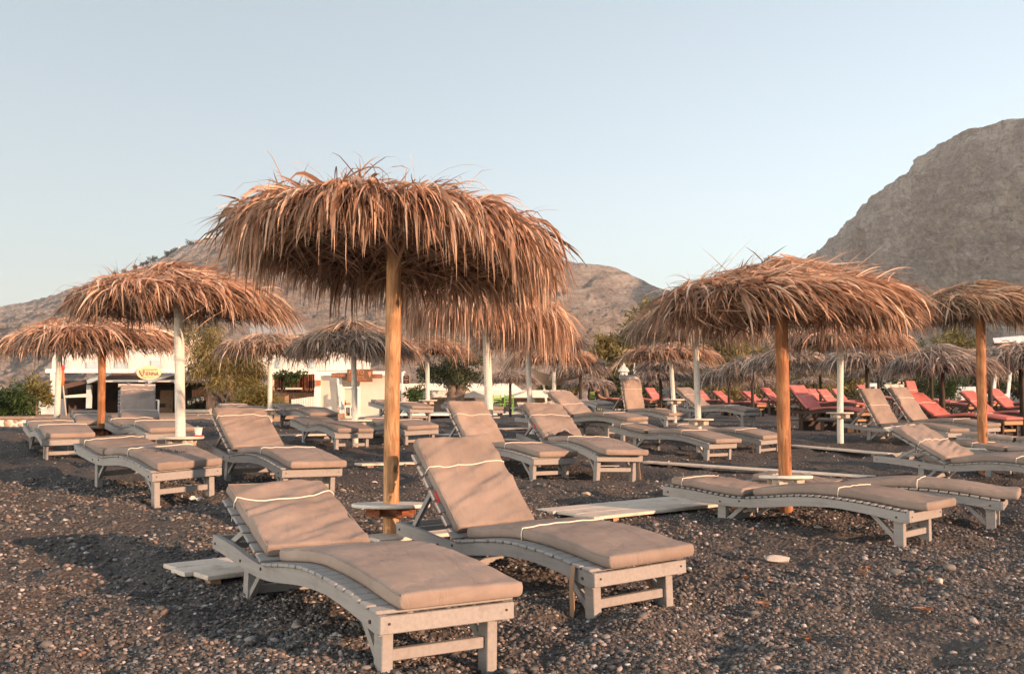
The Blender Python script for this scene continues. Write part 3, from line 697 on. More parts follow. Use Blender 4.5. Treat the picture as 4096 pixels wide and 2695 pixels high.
# kind, centre px, distance, foot px shift, R, apex py, rim py, fringe py, post material, post width m, tone, blades, table(py, diameter, mat), label
G1 = 'palm thatch parasols on the beach'; G2 = 'far grey thatch parasols over the red loungers'
PARASOLS = [
 ('U1',1571,6.79,-4,1.08,None,None,None,'pole_nat',.108,'w',10000,(2019,.54,'tabwhite'),'big nearest thatch parasol on a peeled pine post', dict(z=(1.36,1.175,.72), wid=.019, swirl=.15, wind=(.28,.0), tilt=(-.07,-.12))),
 ('U3',3130,8.2,8,1.04,None,None,None,'pole_orange',.108,'w',12000,(1906,.44,'tabwhite'),'conical thatch parasol on an orange pine post at right', dict(z=(1.21,.88,.52), wid=.019, swirl=.85, wind=(.8,.1), dr=.55, px_=1.0)),
 ('U4',700,9.9,36,1.06,1058,1195,1312,'pole_white',.10,'w',9500,(1749,.45,'plank'),'shaggy thatch parasol on a white post with a paper cup on its table', dict(wid=.019, swirl=.6, wind=(.5,.1), dr=.75, px_=1.0)),
 ('U5',400,13.4,10,1.08,1275,1350,1420,'pole_orange',.10,'w',5000,(1714,.40,'darkw'),'thatch parasol on an orange-brown post before the café', dict(wid=.018, swirl=.5, wind=(.4,.05), dr=.65)),
 ('U6',232,17,-4,1.05,1278,1378,1455,'pole_white',.10,'w',4000,(1675,.44,'darkw'),'thatch parasol on a white post at the far left', dict(wid=.018, swirl=.3)),
 ('U2',1938,12.5,30,1.02,1135,1225,1425,'pole_white',.105,'w',7000,None,'thatch parasol on a cracked white post behind the biggest one', dict(wid=.018, swirl=.2, wind=(.12,0), tilt=(-.12,0))),
 ('U7',1074,18.2,10,.97,1340,1396,1444,'pole_white',.085,'p',3200,(1638,.40,'tabwhite'),'thatch parasol on a thin white post before the reed screen', dict(wid=.017)),
 ('U8',1408,14.7,18,.96,1290,1386,1463,'pole_white',.085,'p',4200,(1680,.50,'tabwhite'),'pale-edged thatch parasol on a weathered post before the restaurant', dict(wid=.018)),
 ('U9',1706,21.5,8,1.05,1346,1402,1450,'pole_white',.09,'w',2600,(1601,.41,'tabwhite'),'thatch parasol beside the tree with a forked trunk', dict(wid=.018)),
 ('U10',2106,16,26,.88,1312,1358,1430,'pole_white',.088,'w',2600,None,'thatch parasol on a leaning weathered post in the middle', dict(wid=.018)),
 ('U11',2214,21,6,.96,1378,1432,1478,'pole_white',.09,'w',2600,None,'thatch parasol on a straight white post in the middle', dict(wid=.018)),
 ('U16',2783,14.86,14,1.03,1236,1300,1410,'pole_white',.092,'p',5000,(1677,.45,'plank'),'thatch parasol on a white post, left behind the conical one', dict(wid=.017, swirl=.15)),
 ('U15',2682,20.5,22,1.0,1378,1418,1458,'pole_white',.088,'w',2600,(1598,.44,'tabwhite'),'thatch parasol on a leaning post with a small round table', dict(wid=.018)),
 ('U22',3368,16.5,-12,1.08,1310,1358,1424,'pole_white',.105,'w',4200,(1651,.45,'plank'),'thatch parasol on a white post right behind the conical one', dict(wid=.017, swirl=.3)),
 ('U25',3935,12.3,-12,.93,1136,1232,1340,'pole_orange',.115,'g2',7500,(1793,.49,'tabwhite'),'brownish thatch parasol on a stained post with a white disc table at the right edge', dict(wid=.015, swirl=.7, wind=(.6,.05), dr=.6)),
 ('U24',3768,18.5,4,1.03,1382,1462,1500,'pole_dark',.112,'g',5000,(1664,.42,'darkw'),'wide cone of grey thatch on a dark post with two glasses on its table', dict(wid=.015)),
]
TONES['g2'] = (np.array([.22,.135,.085]), np.array([.56,.39,.275]), np.array([.7,.58,.46]))
FARP = [
 (2041,36,.96,1485,1515,1547,'small far grey parasol left of the leaning white post, above the white wall'),
 (2322,31,.96,1455,1480,1515,'far grey parasol behind the shade sail'),
 (2357,38,1.0,1510,1535,1560,'far grey parasol above the seated people'),
 (2687,26.4,1.0,1434,1464,1508,'grey parasol behind the leaning post'),
 (2643,33,.95,1478,1502,1540,'far grey parasol just left behind the one at the leaning post'),
 (2616,45,.95,1516,1531,1555,'tiny far grey parasol low behind the leaning post'),
 (2855,55,1.0,1521,1533,1553,'tiny far grey parasol right of the white post'),
 (2917,33,1.0,1464,1501,1533,'far grey parasol with a low left tip right of the white post'),
 (3011,31,1.0,1427,1472,1510,'far grey parasol rising left of the pine post'),
 (3153,25,1.02,1394,1447,1489,'far grey parasol half hidden by the pine post'),
 (3059,49,1.0,1511,1530,1554,'tiny far grey parasol low left of the pine post'),
 (3283,35,1.0,1448,1478,1506,'far grey parasol between pine post and white post'),
 (3257,48,1.0,1508,1524,1550,'tiny far grey parasol low between pine post and white post'),
 (3472,23,1.02,1402,1440,1474,'grey parasol on a dark post above the pair of raised grey backs'),
 (3516,34,1.0,1462,1490,1526,'far grey parasol low above the pair of raised grey backs'),
 (3728,27,1.0,1440,1470,1500,'grey parasol hidden behind the wide cone at right'),
 (3963,23,1.0,1400,1446,1488,'grey parasol right of the brown post'),
 (4090,19,1.0,1372,1437,1485,'grey parasol cut by the right edge'),
]
def parasol(kind, px, d, R, H, FR, zr, pole, pw, tone, n, table, label, group, shift=0, wid=.016, swirl=.25, wind=(.25, 0), tilt=(0, 0), share=None, S=6, dr=1.0, px_=1.2):
    p = at(px, HOR, d); gz = float(gbase(p.x, d)); f = at(px + shift, HOR, d)
    root = thing('thatch_parasol', label, 'parasol', (f.x, d, gz), 0, group); rs = np.random.RandomState(hash_(kind + label) % 9999)
    cx = p.x - f.x; top = zr + H * .9 - gz; m = 14; pts = []; rr = []
    for i in range(m):
        t = i / (m - 1); z = -.35 + (top + .35) * t
        pts.append((cx * t + .012 * float(vnoise(t * 2.5, rs.rand() * .2 + 3)) , .012 * float(vnoise(t * 2.5 + 9, 5)), z)); rr.append(pw / 2 * (1 + .04 * float(vnoise(t * 7, hash_(kind) % 50))) * (1.03 - .06 * t))
    MB().tube(pts, rr, 16).build('pole', MT[pole], root, True, 50)
    seed = hash_(kind + label) % 1000
    if share is None or share not in FAR:
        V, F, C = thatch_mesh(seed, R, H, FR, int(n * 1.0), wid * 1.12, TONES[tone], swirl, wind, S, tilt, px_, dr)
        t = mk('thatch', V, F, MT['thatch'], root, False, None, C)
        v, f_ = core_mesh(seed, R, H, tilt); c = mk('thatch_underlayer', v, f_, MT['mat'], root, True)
        if share: FAR[share] = (t, c, R, H)
    else:
        t0, c0, R0, H0 = FAR[share]
        t = t0.copy(); c = c0.copy(); COL.objects.link(t); COL.objects.link(c); t.parent = root; c.parent = root
        a = rs.choice([0.0, .5, 1.0, -.6, -1.1]); 
        for o in (t, c): o.scale = (R / R0, R / R0, H / H0); o.rotation_euler = (0, 0, a)
    for o in (t, c): o.location = (cx, 0, zr - gz)
    b = MB(); nr = 8 if S == 6 else 6
    for k in range(nr):
        a = 2 * PI * k / nr + .3; q = (R * .7 * math.cos(a), R * .7 * math.sin(a))
        b.bar((cx, 0, zr - gz + H * .80 - .06), (cx + q[0], q[1], zr - gz + q[0]*tilt[0] + q[1]*tilt[1] - .01), .03, .03)
    b.build('ribs', MT['pole_dark'], root)
    if table:
        ty, td, tm = table; tz = at(px + shift, ty, d).z - gz; tx = cx * tz / max(top, .1)
        b = MB().lathe([(.0 + pw * .5, -.012), (td/2 - .004, -.012), (td/2, -.006), (td/2, .006), (td/2 - .004, .011), (pw*.5, .011)], 32, (tx, 0, tz), False); tp = b.build('tabletop', MT[tm], root, True, 40)
        if kind in ('U1', 'U3'): tp.matrix_local = Matrix.Translation((tx, 0, tz)) @ Matrix.Rotation(-.045, 4, 'X') @ Matrix.Translation((-tx, 0, -tz))
        bm = MT['bracket'] if kind == 'U1' else MT['plank' if tm != 'darkw' else 'bracket']; h = .055 if kind == 'U1' else .07; b = MB()
        for sy in (1, -1):
            b.box(tx - td*.30, tx + td*.30, sy*(pw/2 + .002) if sy > 0 else sy*(pw/2 + .034), sy*(pw/2 + .034) if sy > 0 else sy*(pw/2 + .002), tz - .014 - h, tz - .0135, None, .002)
        for sx in (1, -1):
            x0, x1 = sorted((tx + sx*(pw/2 + .002), tx + sx*(pw/2 + .036)))
            for s2 in (1, -1):
                y0, y1 = sorted((s2*(pw/2 + .036), s2*td*.30)); b.box(x0, x1, y0, y1, tz - .016 - h, tz - .0155, None, .002)
        b.build('table_bracket', bm, root)
        root['tz'] = tz
    return root
TABLES = {}
for (k, px, d, sh, R, ay, ry, fy, pole, pw, tone, n, table, lab, kw) in PARASOLS:
    kw = dict(kw); z = kw.pop('z', None)
    if z is None: z = tuple(at(px, q, d).z - ZC for q in (ay, ry, fy))
    z = tuple(q + ZC for q in z); H = max(.14, z[0] - z[1]); FR = max(.2, z[1] - z[2])
    TABLES[k] = parasol(k, px, d, R, H, FR, z[1], pole, pw, tone, n, table, lab, G1, sh, **kw)
for i, (px, d, R, ay, ry, fy, lab) in enumerate(FARP):
    z = [at(px, q, d).z for q in (ay, ry, fy)]; H = max(.18, z[0] - z[1]); FR = max(.22, z[1] - z[2])
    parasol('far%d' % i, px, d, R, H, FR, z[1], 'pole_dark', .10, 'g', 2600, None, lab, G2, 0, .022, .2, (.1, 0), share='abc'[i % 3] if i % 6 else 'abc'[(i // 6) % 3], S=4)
for o in TABLES.values():
    if 'tz' in o: del o['tz']
# ------------------------------------------------------------------ hills
def relief(name, ridge, base, nu, nv, amp, mat, label, seed, prof=1.15, cave=None, flip=1):
    """hillside between a crest line and a foot line, broken up by gullies and ledges"""
    R = np.array(ridge, float); B = np.array(base, float)
    t = np.concatenate([[0], np.cumsum(np.linalg.norm(np.diff(R[:, :2], axis=0), axis=1))]); t /= t[-1]; u = np.linspace(0, 1, nu)
    Ri = np.stack([np.interp(u, t, R[:, k]) for k in range(3)], 1); Bi = np.stack([np.interp(u, t, B[:, k]) for k in range(3)], 1)
    v = np.linspace(0, 1, nv); V = np.empty((nu, nv, 3)); back = .0
    V[..., :] = Bi[:, None] + (Ri - Bi)[:, None] * v[None, :, None]
    V[..., 2] = Bi[:, None, 2] + (Ri - Bi)[:, None, 2] * (v[None] ** prof)
    s = np.linalg.norm(R[-1, :2] - R[0, :2]); X = u[:, None] * s / 100 * np.ones((1, nv)); Y = v[None] * np.linalg.norm((Ri - Bi), axis=1)[:, None] / 100
    rid = 1 - 2 * np.abs(fbm(X * 1.1 + seed, Y * .45 + seed, 5, .55)); fine = fbm(X * 9 + seed, Y * 7, 6, .72)
    env = (np.sin(PI * np.clip(v, 0, 1) ** .8) * .9 + .05)[None]
    nrm = np.array([Ri[-1, 1] - Ri[0, 1], -(Ri[-1, 0] - Ri[0, 0])]); nrm = nrm / np.linalg.norm(nrm) * flip
    a = amp * ((rid - .5) * 1.0 * env + fine * .34 * (.25 + env)) + amp * .5 * (np.abs(fbm(X*3.1, Y*1.6 + seed, 4)) - .2) * env
    a = a + amp * .30 * (vnoise(X * .7 + seed, Y * 9 + 2.2 * fbm(X * .8, Y * .6 + seed, 3)) + .6 * vnoise(X * 2.3, Y * 21 + seed + 3 * fbm(X * .8, Y, 2))) * (.3 + env)
    if cave is not None:
        cu, cv, ru, rv, dep = cave; q = ((u[:, None] - cu) / ru) ** 2 + ((v[None] - cv) / rv) ** 2
        a = a - dep * np.exp(-q ** 2)
    V[..., 0] += nrm[0] * a; V[..., 1] += nrm[1] * a; V[..., 2] += a * .35 * env + amp * .05 * fine * (v[None] > .6)
    # far side of the crest
    extra = V[:, -1:, :] + np.array([-nrm[0] * s * .25, -nrm[1] * s * .25, -Ri[:, 2].max() * .5])[None, None]
    V = np.concatenate([V, extra], 1); nv += 1
    i, j = np.meshgrid(np.arange(nu - 1), np.arange(nv - 1), indexing='ij'); k = (i * nv + j).ravel()
    f = np.stack([k, k + nv, k + nv + 1, k + 1], 1)
    o = mk(name, V.reshape(-1, 3), f, mat, None, True); return tag(o, label, 'mountain', kind='structure')
LR = [(-260,1290,1250),(0,1226,1200),(176,1192,1150),(319,1148,1115),(403,1121,1090),(462,1106,1072),(496,1094,1062),(542,1077,1048),(588,1060,1036),(630,1039,1026),(664,1022,1020),(714,999,1010),(748,984,1005),(777,972,1002),(811,957,998),(882,946,988),(1100,890,960),(1400,872,930),(1700,890,915),(2000,965,905),(2308,1053,900),(2391,1059,898),(2463,1071,895),(2543,1107,890),(2614,1143,885),(2678,1167,882),(2750,1179,880),(2900,1215,870),(3100,1290,860),(3400,1420,850)]
ridge = [tuple(at(*p)) for p in LR]
def foot(r, k, dx, dy):
    return (r[0] + dx * k, r[1] + dy * k, -4)
base = [foot(r, max(60, (r[2]) * 1.75), -.55, -.83) for r in ridge]
relief('hills', ridge, base, 460, 110, 26, MT['rock2'], 'long bare grey hill rising behind the beach at left and centre', 3.7)
RR = [(2950,1260,1150),(3235,1028,1100),(3330,950,1060),(3420,865,1020),(3480,785,980),(3545,745,960),(3630,690,930),(3660,640,915),(3720,600,900),(3800,555,880),(3870,520,860),(3950,505,840),(4010,482,820),(4060,474,810),(4096,474,800),(4250,430,760),(4500,380,700),(4900,420,640)]
ridge = [tuple(at(*p)) for p in RR]; base = [foot(r, max(60, r[2] * 1.05), -.22, -.975) for r in ridge]
relief('mountain', ridge, base, 420, 170, 24, MT['rock'], 'big rocky limestone mountain with a cave at right', 9.2, 1.0, (.302, .81, .022, .07, 40))

# ------------------------------------------------------------------ trees and shrubs
def foliage_mesh(rs, clumps, n, size, tones, elong=3.0, droop=.5):
    ws = np.array([r ** 2 for (_, r, _) in clumps]); ws = ws / ws.sum(); idx = rs.choice(len(clumps), n, p=ws)
    c = np.array([q[0] for q in clumps])[idx]; r = np.array([q[1] for q in clumps])[idx]; sq = np.array([q[2] for q in clumps])[idx]
    d = rs.randn(n, 3); d /= np.linalg.norm(d, axis=1, keepdims=True); rad = r * rs.rand(n) ** .45 * (1 + .22 * rs.randn(n))
    p = c + d * rad[:, None] * np.stack([np.ones(n), np.ones(n), sq], 1)
    ax = d * .7 + rs.randn(n, 3) * .6; ax[:, 2] -= droop; ax /= np.linalg.norm(ax, axis=1, keepdims=True)
    w = np.cross(ax, rs.randn(n, 3)); w /= np.linalg.norm(w, axis=1, keepdims=True); L = (size * (.6 + .8 * rs.rand(n)))[:, None]; W = L / elong * .5
    V = np.stack([p - w * W * .6, p + ax * L * .5 - w * W, p + ax * L, p + ax * L * .5 + w * W, p + w * W * .6], 1)
    base = (np.arange(n) * 5)[:, None]
    F = np.concatenate([base + np.array([[0, 1, 3, 4]]), base + np.array([[1, 2, 3, 3]])], 0)[:n]
    # quads 0-1-3-4 plus tip folded in as a second quad with a doubled vertex is avoided: use two quads 0-1-3-4 and 1-2-2-3 as one pentagon pair
    F = np.stack([base[:, 0], base[:, 0] + 1, base[:, 0] + 2, base[:, 0] + 3], 1)
    t = rs.rand(n, 1) ** 1.3; cc = tones[0] + (tones[1] - tones[0]) * t; cl = np.array([.75 + .5 * rs.rand() for _ in clumps])[idx]; cc = cc * cl[:, None]
    return V.reshape(-1, 3), F, np.repeat(cc, 5, 0)
TAM = (np.array([.10,.092,.038]), np.array([.36,.29,.12])); DKG = (np.array([.024,.034,.017]), np.array([.095,.105,.048])); GRN = (np.array([.02,.04,.012]), np.array([.07,.12,.032])); YEL = (np.array([.085,.085,.028]), np.array([.28,.235,.08]))
def clumps_px(spec, d, rs, dep=.6, sub=5):
    """clump list from (px, py, radius px) crown outline blobs"""
    out = []
    for (px, py, rp) in spec:
        r = rp * d / FPX; c = np.array(at(px, py, d))
        for k in range(sub):
            q = rs.randn(3) * r * .45; q[1] *= dep / .6; out.append((c + q, r * (.45 + .3 * rs.rand()), .85))
    return out
def tree(name, spec, d, label, tones, n, size, trunks=(), elong=3.2, droop=.5, cat='tree', group=None, dep=.6, foot=None):
    rs = np.random.RandomState(hash_(label) % 9999)
    cl = clumps_px(spec, d, rs, dep); c0 = np.mean([c[0] for c in cl], 0)
    fx = at(*foot, d) if foot else Vector((c0[0], c0[1], float(gbase(c0[0], c0[1]))))
    root = thing(name, label, cat, tuple(fx), 0, group); off = np.array(fx)
    V, F, C = foliage_mesh(rs, [(c[0] - off, c[1], c[2]) for c in cl], n, size, tones, elong, droop)
    mk('crown', V, F, MT['foliage'], root, False, None, C)
    b = MB()
    if trunks:
        for tr in trunks:
            pts = [at(px, py, d + dd) - fx for (px, py, dd, rp) in tr]; rr = [rp * d / FPX for (_, _, _, rp) in tr]
            P = []; R_ = []
            for i in range(len(pts) - 1):
                for q in np.linspace(0, 1, 5)[:-1]:
                    P.append(pts[i].lerp(pts[i+1], q) + Vector(rs.randn(3) * rr[i] * .18)); R_.append((rr[i] * (1-q) + rr[i+1] * q) * (1 + .15 * rs.randn()))
            P.append(pts[-1]); R_.append(rr[-1]); b.tube(P, R_, 9)
    else:
        h = max(.3, c0[2] - off[2]); w = max(.03, h * .035)
        for k in range(3):
            q = rs.randn(2) * h * .22; b.tube([(0, 0, -.3), (q[0]*.3, q[1]*.3, h*.4), (q[0], q[1], h*1.05)], [w*1.3, w, w*.3], 7)
    b.build('trunk' if cat == 'tree' else 'stem', MT['bark'], root, True)
    return root
tree('tamarisk_tree', [(790,1360,90),(860,1420,95),(770,1470,75),(900,1490,70),(980,1440,70),(830,1330,70)], 42, 'feathery tamarisk tree with a bent pale branch right of the café', TAM, 9000, .26,
     [[(905,1690,0,16),(893,1640,0,13),(865,1600,0,8),(835,1565,0,8),(828,1530,0,6),(815,1470,0,4)], [(900,1650,0,9),(915,1570,0,6),(925,1500,0,4)]], 9, .9, foot=(905,1690))
tree('tamarisk_tree', [(960,1470,60),(1010,1520,60),(1040,1480,40),(985,1420,55)], 43, 'slender tamarisk tree with an upright stem just left of the thin white post', TAM, 5000, .26,
     [[(928,1690,0,14),(930,1600,0,10),(945,1550,0,8),(940,1490,0,5)]], 9, .9, foot=(928,1690))
tree('shrub', [(990,1590,55),(1050,1600,50),(960,1620,40),(1080,1625,40),(1030,1560,45),(1000,1640,40)], 41, 'round yellow-green tamarisk bush at the foot of the reed screen', YEL, 6000, .2, (), 7, .1, 'shrub', foot=(1020,1690))
tree('shade_tree', [(1760,1480,60),(1830,1450,70),(1890,1480,50),(1800,1510,60),(1870,1520,40),(1730,1500,45)], 54.5, 'dark dense tree with a thick forked trunk before the low white wall', DKG, 9000, .15,
     [[(1826,1665,0,42),(1816,1600,0,26),(1806,1560,0,20),(1790,1500,0,12)], [(1830,1640,0,26),(1838,1575,0,20),(1850,1530,0,18),(1862,1480,0,10)]], 2.6, .2, foot=(1826,1665))
tree('flower_bush', [(1640,1570,28),(1665,1590,30),(1650,1620,32),(1680,1560,22),(1690,1620,22)], 46, 'bush with small red flowers beside the menu board', GRN, 900, .20, (), 3.5, .0, 'shrub', foot=(1660,1668))
bush = [((0,1600,60),(60,1595,55),(30,1640,50),(100,1620,45),(-60,1600,60)), ((130,1560,35),(170,1565,35),(110,1590,35),(190,1590,25))]
tree('shrub', bush[0], 40, 'deep green bushy shrub at the far left behind the stone wall', GRN, 3000, .22, (), 3.5, .2, 'shrub')
tree('shrub', bush[1], 44, 'olive green shrub between the left bush and the white ramp wall', YEL, 1600, .22, (), 3.5, .2, 'shrub')
tree('tamarisk_tree', [(2560,1318,70),(2610,1285,62),(2505,1350,56),(2630,1350,76),(2545,1390,66),(2680,1300,60)], 62, 'tall tamarisk tree behind the folded cream parasols', TAM, 4600, .42, (), 4.5, .6)
tree('tamarisk_tree', [(2430,1365,38),(2450,1410,42),(2400,1400,34),(2470,1450,40)], 58, 'smaller tamarisk tree left of the tall one, behind the shade sail', TAM, 1900, .36, (), 4.5, .6)
tree('tamarisk_tree', [(2440,1490,50),(2500,1520,50),(2560,1530,60),(2460,1570,45),(2540,1590,50),(2620,1560,60)], 60, 'dark low tree behind the seated people', DKG, 3400, .34, (), 4, .4)
tree('tamarisk_tree', [(2850,1372,80),(2960,1362,85),(2800,1440,70),(2900,1450,80),(3020,1420,70)], 64, 'wide yellow-green tamarisk tree behind the parasols right of the white post', TAM, 4400, .40, (), 4.5, .6)
tree('tamarisk_tree', [(2830,1540,70),(2940,1560,70),(3050,1560,70),(2760,1560,60)], 62, 'low dark tamarisk left of the pine post behind the red loungers', TAM, 3600, .36, (), 4.5, .5)
tree('tamarisk_tree', [(3170,1455,80),(3260,1395,80),(3120,1380,70),(3320,1460,70),(3230,1560,80)], 66, 'tamarisk tree behind the pine post and the red loungers', TAM, 4200, .40, (), 4.5, .6)
tree('tamarisk_tree', [(3380,1570,60),(3330,1590,50),(3420,1590,40),(3400,1490,60)], 60, 'low tamarisk behind the white post with a board table', TAM, 2400, .34, (), 4.5, .5)
tree('tamarisk_tree', [(3560,1500,70),(3660,1490,80),(3620,1560,60)], 66, 'dark tamarisk tree behind the wide cone of grey thatch', DKG, 2800, .36, [[(3640,1640,0,9),(3648,1580,0,8),(3640,1520,0,6),(3680,1480,0,4)]], 4, .5, foot=(3640,1650))
tree('pine_tree', [(3780,1530,50),(3810,1560,42),(3760,1570,36),(3830,1510,40)], 56, 'small pine with bristling green needles between the dark posts at right', GRN, 2400, .30, (), 7, -.1)
tree('tamarisk_tree', [(3920,1500,60),(4010,1500,65),(4080,1510,60),(3960,1540,45),(4060,1560,50)], 68, 'dark row-end tree under the right edge parasols', DKG, 3600, .36, (), 4, .4)
tree('tamarisk_tree', [(3830,1370,45),(3880,1400,40),(3780,1410,40),(3930,1410,40)], 70, 'yellow-green tree top showing left of the brown post', YEL, 1800, .36, (), 4, .5)
tree('shrub', [(2160,1555,14),(2190,1552,18),(2240,1545,26),(2290,1545,32),(2270,1570,30)], 66, 'yellow-green hedge bush behind the low white wall', YEL, 1500, .30, (), 3, .1, 'shrub')
# small trees and a house on the crest of the left hill
CREST = [(412,1112,9,'lowest'),(455,1098,10,''),(495,1084,8,''),(537,1068,8,''),(568,1056,7,''),(585,1052,6,''),(602,1042,9,''),(617,1036,9,''),(668,1014,8,''),(690,1006,10,''),(705,998,8,''),(757,974,13,''),(845,952,6,'')]
words = ['flat-topped tree at the lower end of the row on the left hill crest','twin-crowned tree second in the row climbing the hill crest','small tree third in the row climbing the hill crest','small tree fourth in the row climbing the hill crest','low tree fifth in the row climbing the hill crest','tiny shrub-like tree sixth in the row climbing the hill crest','upright round tree seventh in the row climbing the hill crest','upright round tree eighth in the row climbing the hill crest','leafy tree ninth in the row, below the white terrace','dense tree tenth in the row, below the white terrace','small tree eleventh in the row, beside the white terrace','tallest tree in the row, between white terrace and hilltop house','bushy tree right beside the hilltop house']
for i, (px, py, r, _) in enumerate(CREST):
    d = float(np.interp(px, [q[0] for q in LR], [q[2] for q in LR])) - 6
    tree('hillside_tree', [(px, py, r), (px + r*.8, py - r*.3, r*.7)], d, words[i], DKG, 260, 1.5, (), 2.5, .2, group='trees along the crest of the left hill', foot=(px, py + r*1.5))
def slab(name_mat, px0, py0, px1, py1, d, depth, b=None):
    """box whose front face spans two picture corners at depth d"""
    a, c = at(px0, py0, d), at(px1, py1, d); b = b or MB()
    return b.box(min(a.x, c.x), max(a.x, c.x), d, d + depth, min(a.z, c.z), max(a.z, c.z))
def piece(parent, name, mat, rects, d, depth, off=(0, 0, 0), ch=0):
    b = MB()
    for (x0, y0, x1, y1) in rects: slab(None, x0, y0, x1, y1, d, depth, b)
    if parent is not None:
        o = parent.location; b.v = [(p[0]-o.x, p[1]-o.y, p[2]-o.z) for p in b.v]
    return b.build(name, MT[mat], parent)
def quadsheet(parent, name, mat, pts, th=.03):
    P = [Vector(p) for p in pts]; 
    if parent is not None: P = [p - parent.location for p in P]
    n = (P[1]-P[0]).cross(P[2]-P[0]).normalized() * th
    return MB().prism(P, (0,0,0), n).build(name, MT[mat], parent)
h = thing('hilltop_house', 'tiny white house with a retaining wall on top of the left hill', 'house', tuple(at(830, 962, 985)))
piece(h, 'wall', 'white', [(815,944,848,962),(812,952,856,962)], 985, 8); piece(h, 'retaining_wall', 'stonecap', [(778,960,862,970)], 983, 2); piece(h, 'window', 'glass', [(822,948,826,953),(835,948,839,953)], 984.9, .08)
h = thing('hillside_terrace', 'white terrace wall with steps below the hilltop house', 'terrace', tuple(at(730, 990, 1003)))
piece(h, 'wall', 'white', [(712,986,750,996),(725,982,750,990)], 1003, 6)

# ------------------------------------------------------------------ café at left
D = 50
t = MB(); slab(None, -900, 1672, 1000, 1712, 33, 40, t); o = t.build('terrace', MT['stonecap']); tag(o, 'raised terrace the café stands on', 'terrace', kind='structure')
def stone_wall(x0, x1, y0, y1, d, label, seed):
    root = thing('stone_wall', label, 'wall', tuple(at((x0+x1)/2, y1, d))); o = root.location; rs = np.random.RandomState(seed)
    a, c = at(x0, y0, d), at(x1, y1, d); z0, z1 = c.z - .5, a.z
    MB().box(a.x - o.x, c.x - o.x, .02, .4, z0 - o.z, z1 - o.z).build('mortar', MT['white'], root)
    b = MB(); w = c.x - a.x; hgt = z1 - c.z; n = int(w * hgt / .035)
    iv, jf = ico(); P = []
    for k in range(n * 12):
        if len(P) >= n: break
        q = (rs.rand() * w, rs.rand() * hgt); r = .07 + .09 * rs.rand()
        if all((q[0]-p[0])**2 + ((q[1]-p[1])*1.2)**2 > ((r+p[2])*.86)**2 for p in P): P.append((q[0], q[1], r))
    for (x, z, r) in P:
        s = np.array([r * (.9 + .35*rs.rand()), .05, r * (.7 + .3*rs.rand())]); v = iv * s * (1 + .14 * rs.randn(12, 1)); an = rs.randn() * .5
        v = np.stack([v[:,0]*math.cos(an) - v[:,2]*math.sin(an), v[:,1], v[:,0]*math.sin(an) + v[:,2]*math.cos(an)], 1) + np.array([a.x - o.x + x, .02, c.z - o.z + z]); b.add(v, jf)
    b.build('stones', MT['bracket_stone'], root); MB().box(a.x - o.x - .02, c.x - o.x + .02, -.06, .45, z1 - o.z, z1 - o.z + .07, None, .01).build('cap', MT['stonecap'], root)
m, nt, bb = M_('wall_stone'); v_ = coords(nt); setc(nt, bb, mix(nt, ramp(nt, noise(nt, v_, 3.5, 3), (.35, 0), (.65, 1)), (.30, .21, .15), (.55, .43, .34)), .9, .2); bump(nt, bb, noise(nt, v_, 30, 4), .4, .02); MT['bracket_stone'] = m
stone_wall(-700, 200, 1676, 1712, 32, 'low pale stone wall with a brown cap at the far left', 4)
stone_wall(632, 1010, 1674, 1702, 40, 'low wall of dark stones in white mortar below the café', 5)
cafe = thing('cafe', 'white beach café with a white beam, brown awnings and a dark open front', 'café', tuple(at(450, 1676, D)))
piece(cafe, 'upper_wall', 'white', [(212,1320,705,1478)], D+6, 5)
for r in ((238,1440,272,1482),(347,1446,390,1477),(462,1444,508,1477),(606,1440,648,1477)):
    w = piece(cafe, 'window', 'glass', [r], D+5.9, .09); 
piece(cafe, 'fascia_beam', 'whitepaint', [(182,1475,760,1491)], D, .3)
piece(cafe, 'lower_beam', 'whitepaint', [(414,1519,706,1527)], D+1.0, .2)
piece(cafe, 'awning_valance', 'brownsail', [(414,1494,706,1518)], D+1.1, .05)
b = MB(); o = cafe.location
P = [at(200,1491,D), at(217,1491,D), at(222,1676,D), at(212,1676,D)]; b.prism([p - o for p in P], (0,0,0), (0,.5,0)); b.build('corner_pier', MT['white'], cafe)
piece(cafe, 'post', 'bluewhite', [(346,1538,361,1632)], D+2, .2)
piece(cafe, 'post', 'white', [(286,1565,316,1660)], D+5, .5)
for (x0, x1) in ((440,352),(690,596),(760,700)):
    MB().bar(at(x0,1492,D+.4) - o, at(x1,1527,D+.9) - o, .16, .2).build('rafter', MT['bluewhite'], cafe)
quadsheet(cafe, 'side_awning', 'brownsail', [at(257,1536,D+.5), at(436,1497,D+2), at(420,1512,D+1.5), at(257,1553,D+.2)])
quadsheet(cafe, 'side_awning_edge', 'white', [at(257,1582,D+1.5), at(345,1574,D+1.5), at(345,1588,D+1.5), at(257,1590,D+1.5)])
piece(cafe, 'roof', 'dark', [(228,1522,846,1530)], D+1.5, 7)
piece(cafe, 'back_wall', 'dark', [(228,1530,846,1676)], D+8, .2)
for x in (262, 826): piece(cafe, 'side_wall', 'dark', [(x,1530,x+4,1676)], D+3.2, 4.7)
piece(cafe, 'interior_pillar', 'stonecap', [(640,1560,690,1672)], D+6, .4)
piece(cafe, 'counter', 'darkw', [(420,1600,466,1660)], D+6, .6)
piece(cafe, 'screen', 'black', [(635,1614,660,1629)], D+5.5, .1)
piece(cafe, 'slatted_screen', 'darkw', [(768+6*k,1545,771+6*k,1600) for k in range(11)], D+3, .06)
b = MB()
for k in range(7): b.bar(at(300+62*k,1534,D+2)-o, at(400+50*k,1530,D+7)-o, .12, .14)
b.build('ceiling_joists', MT['darkw'], cafe)
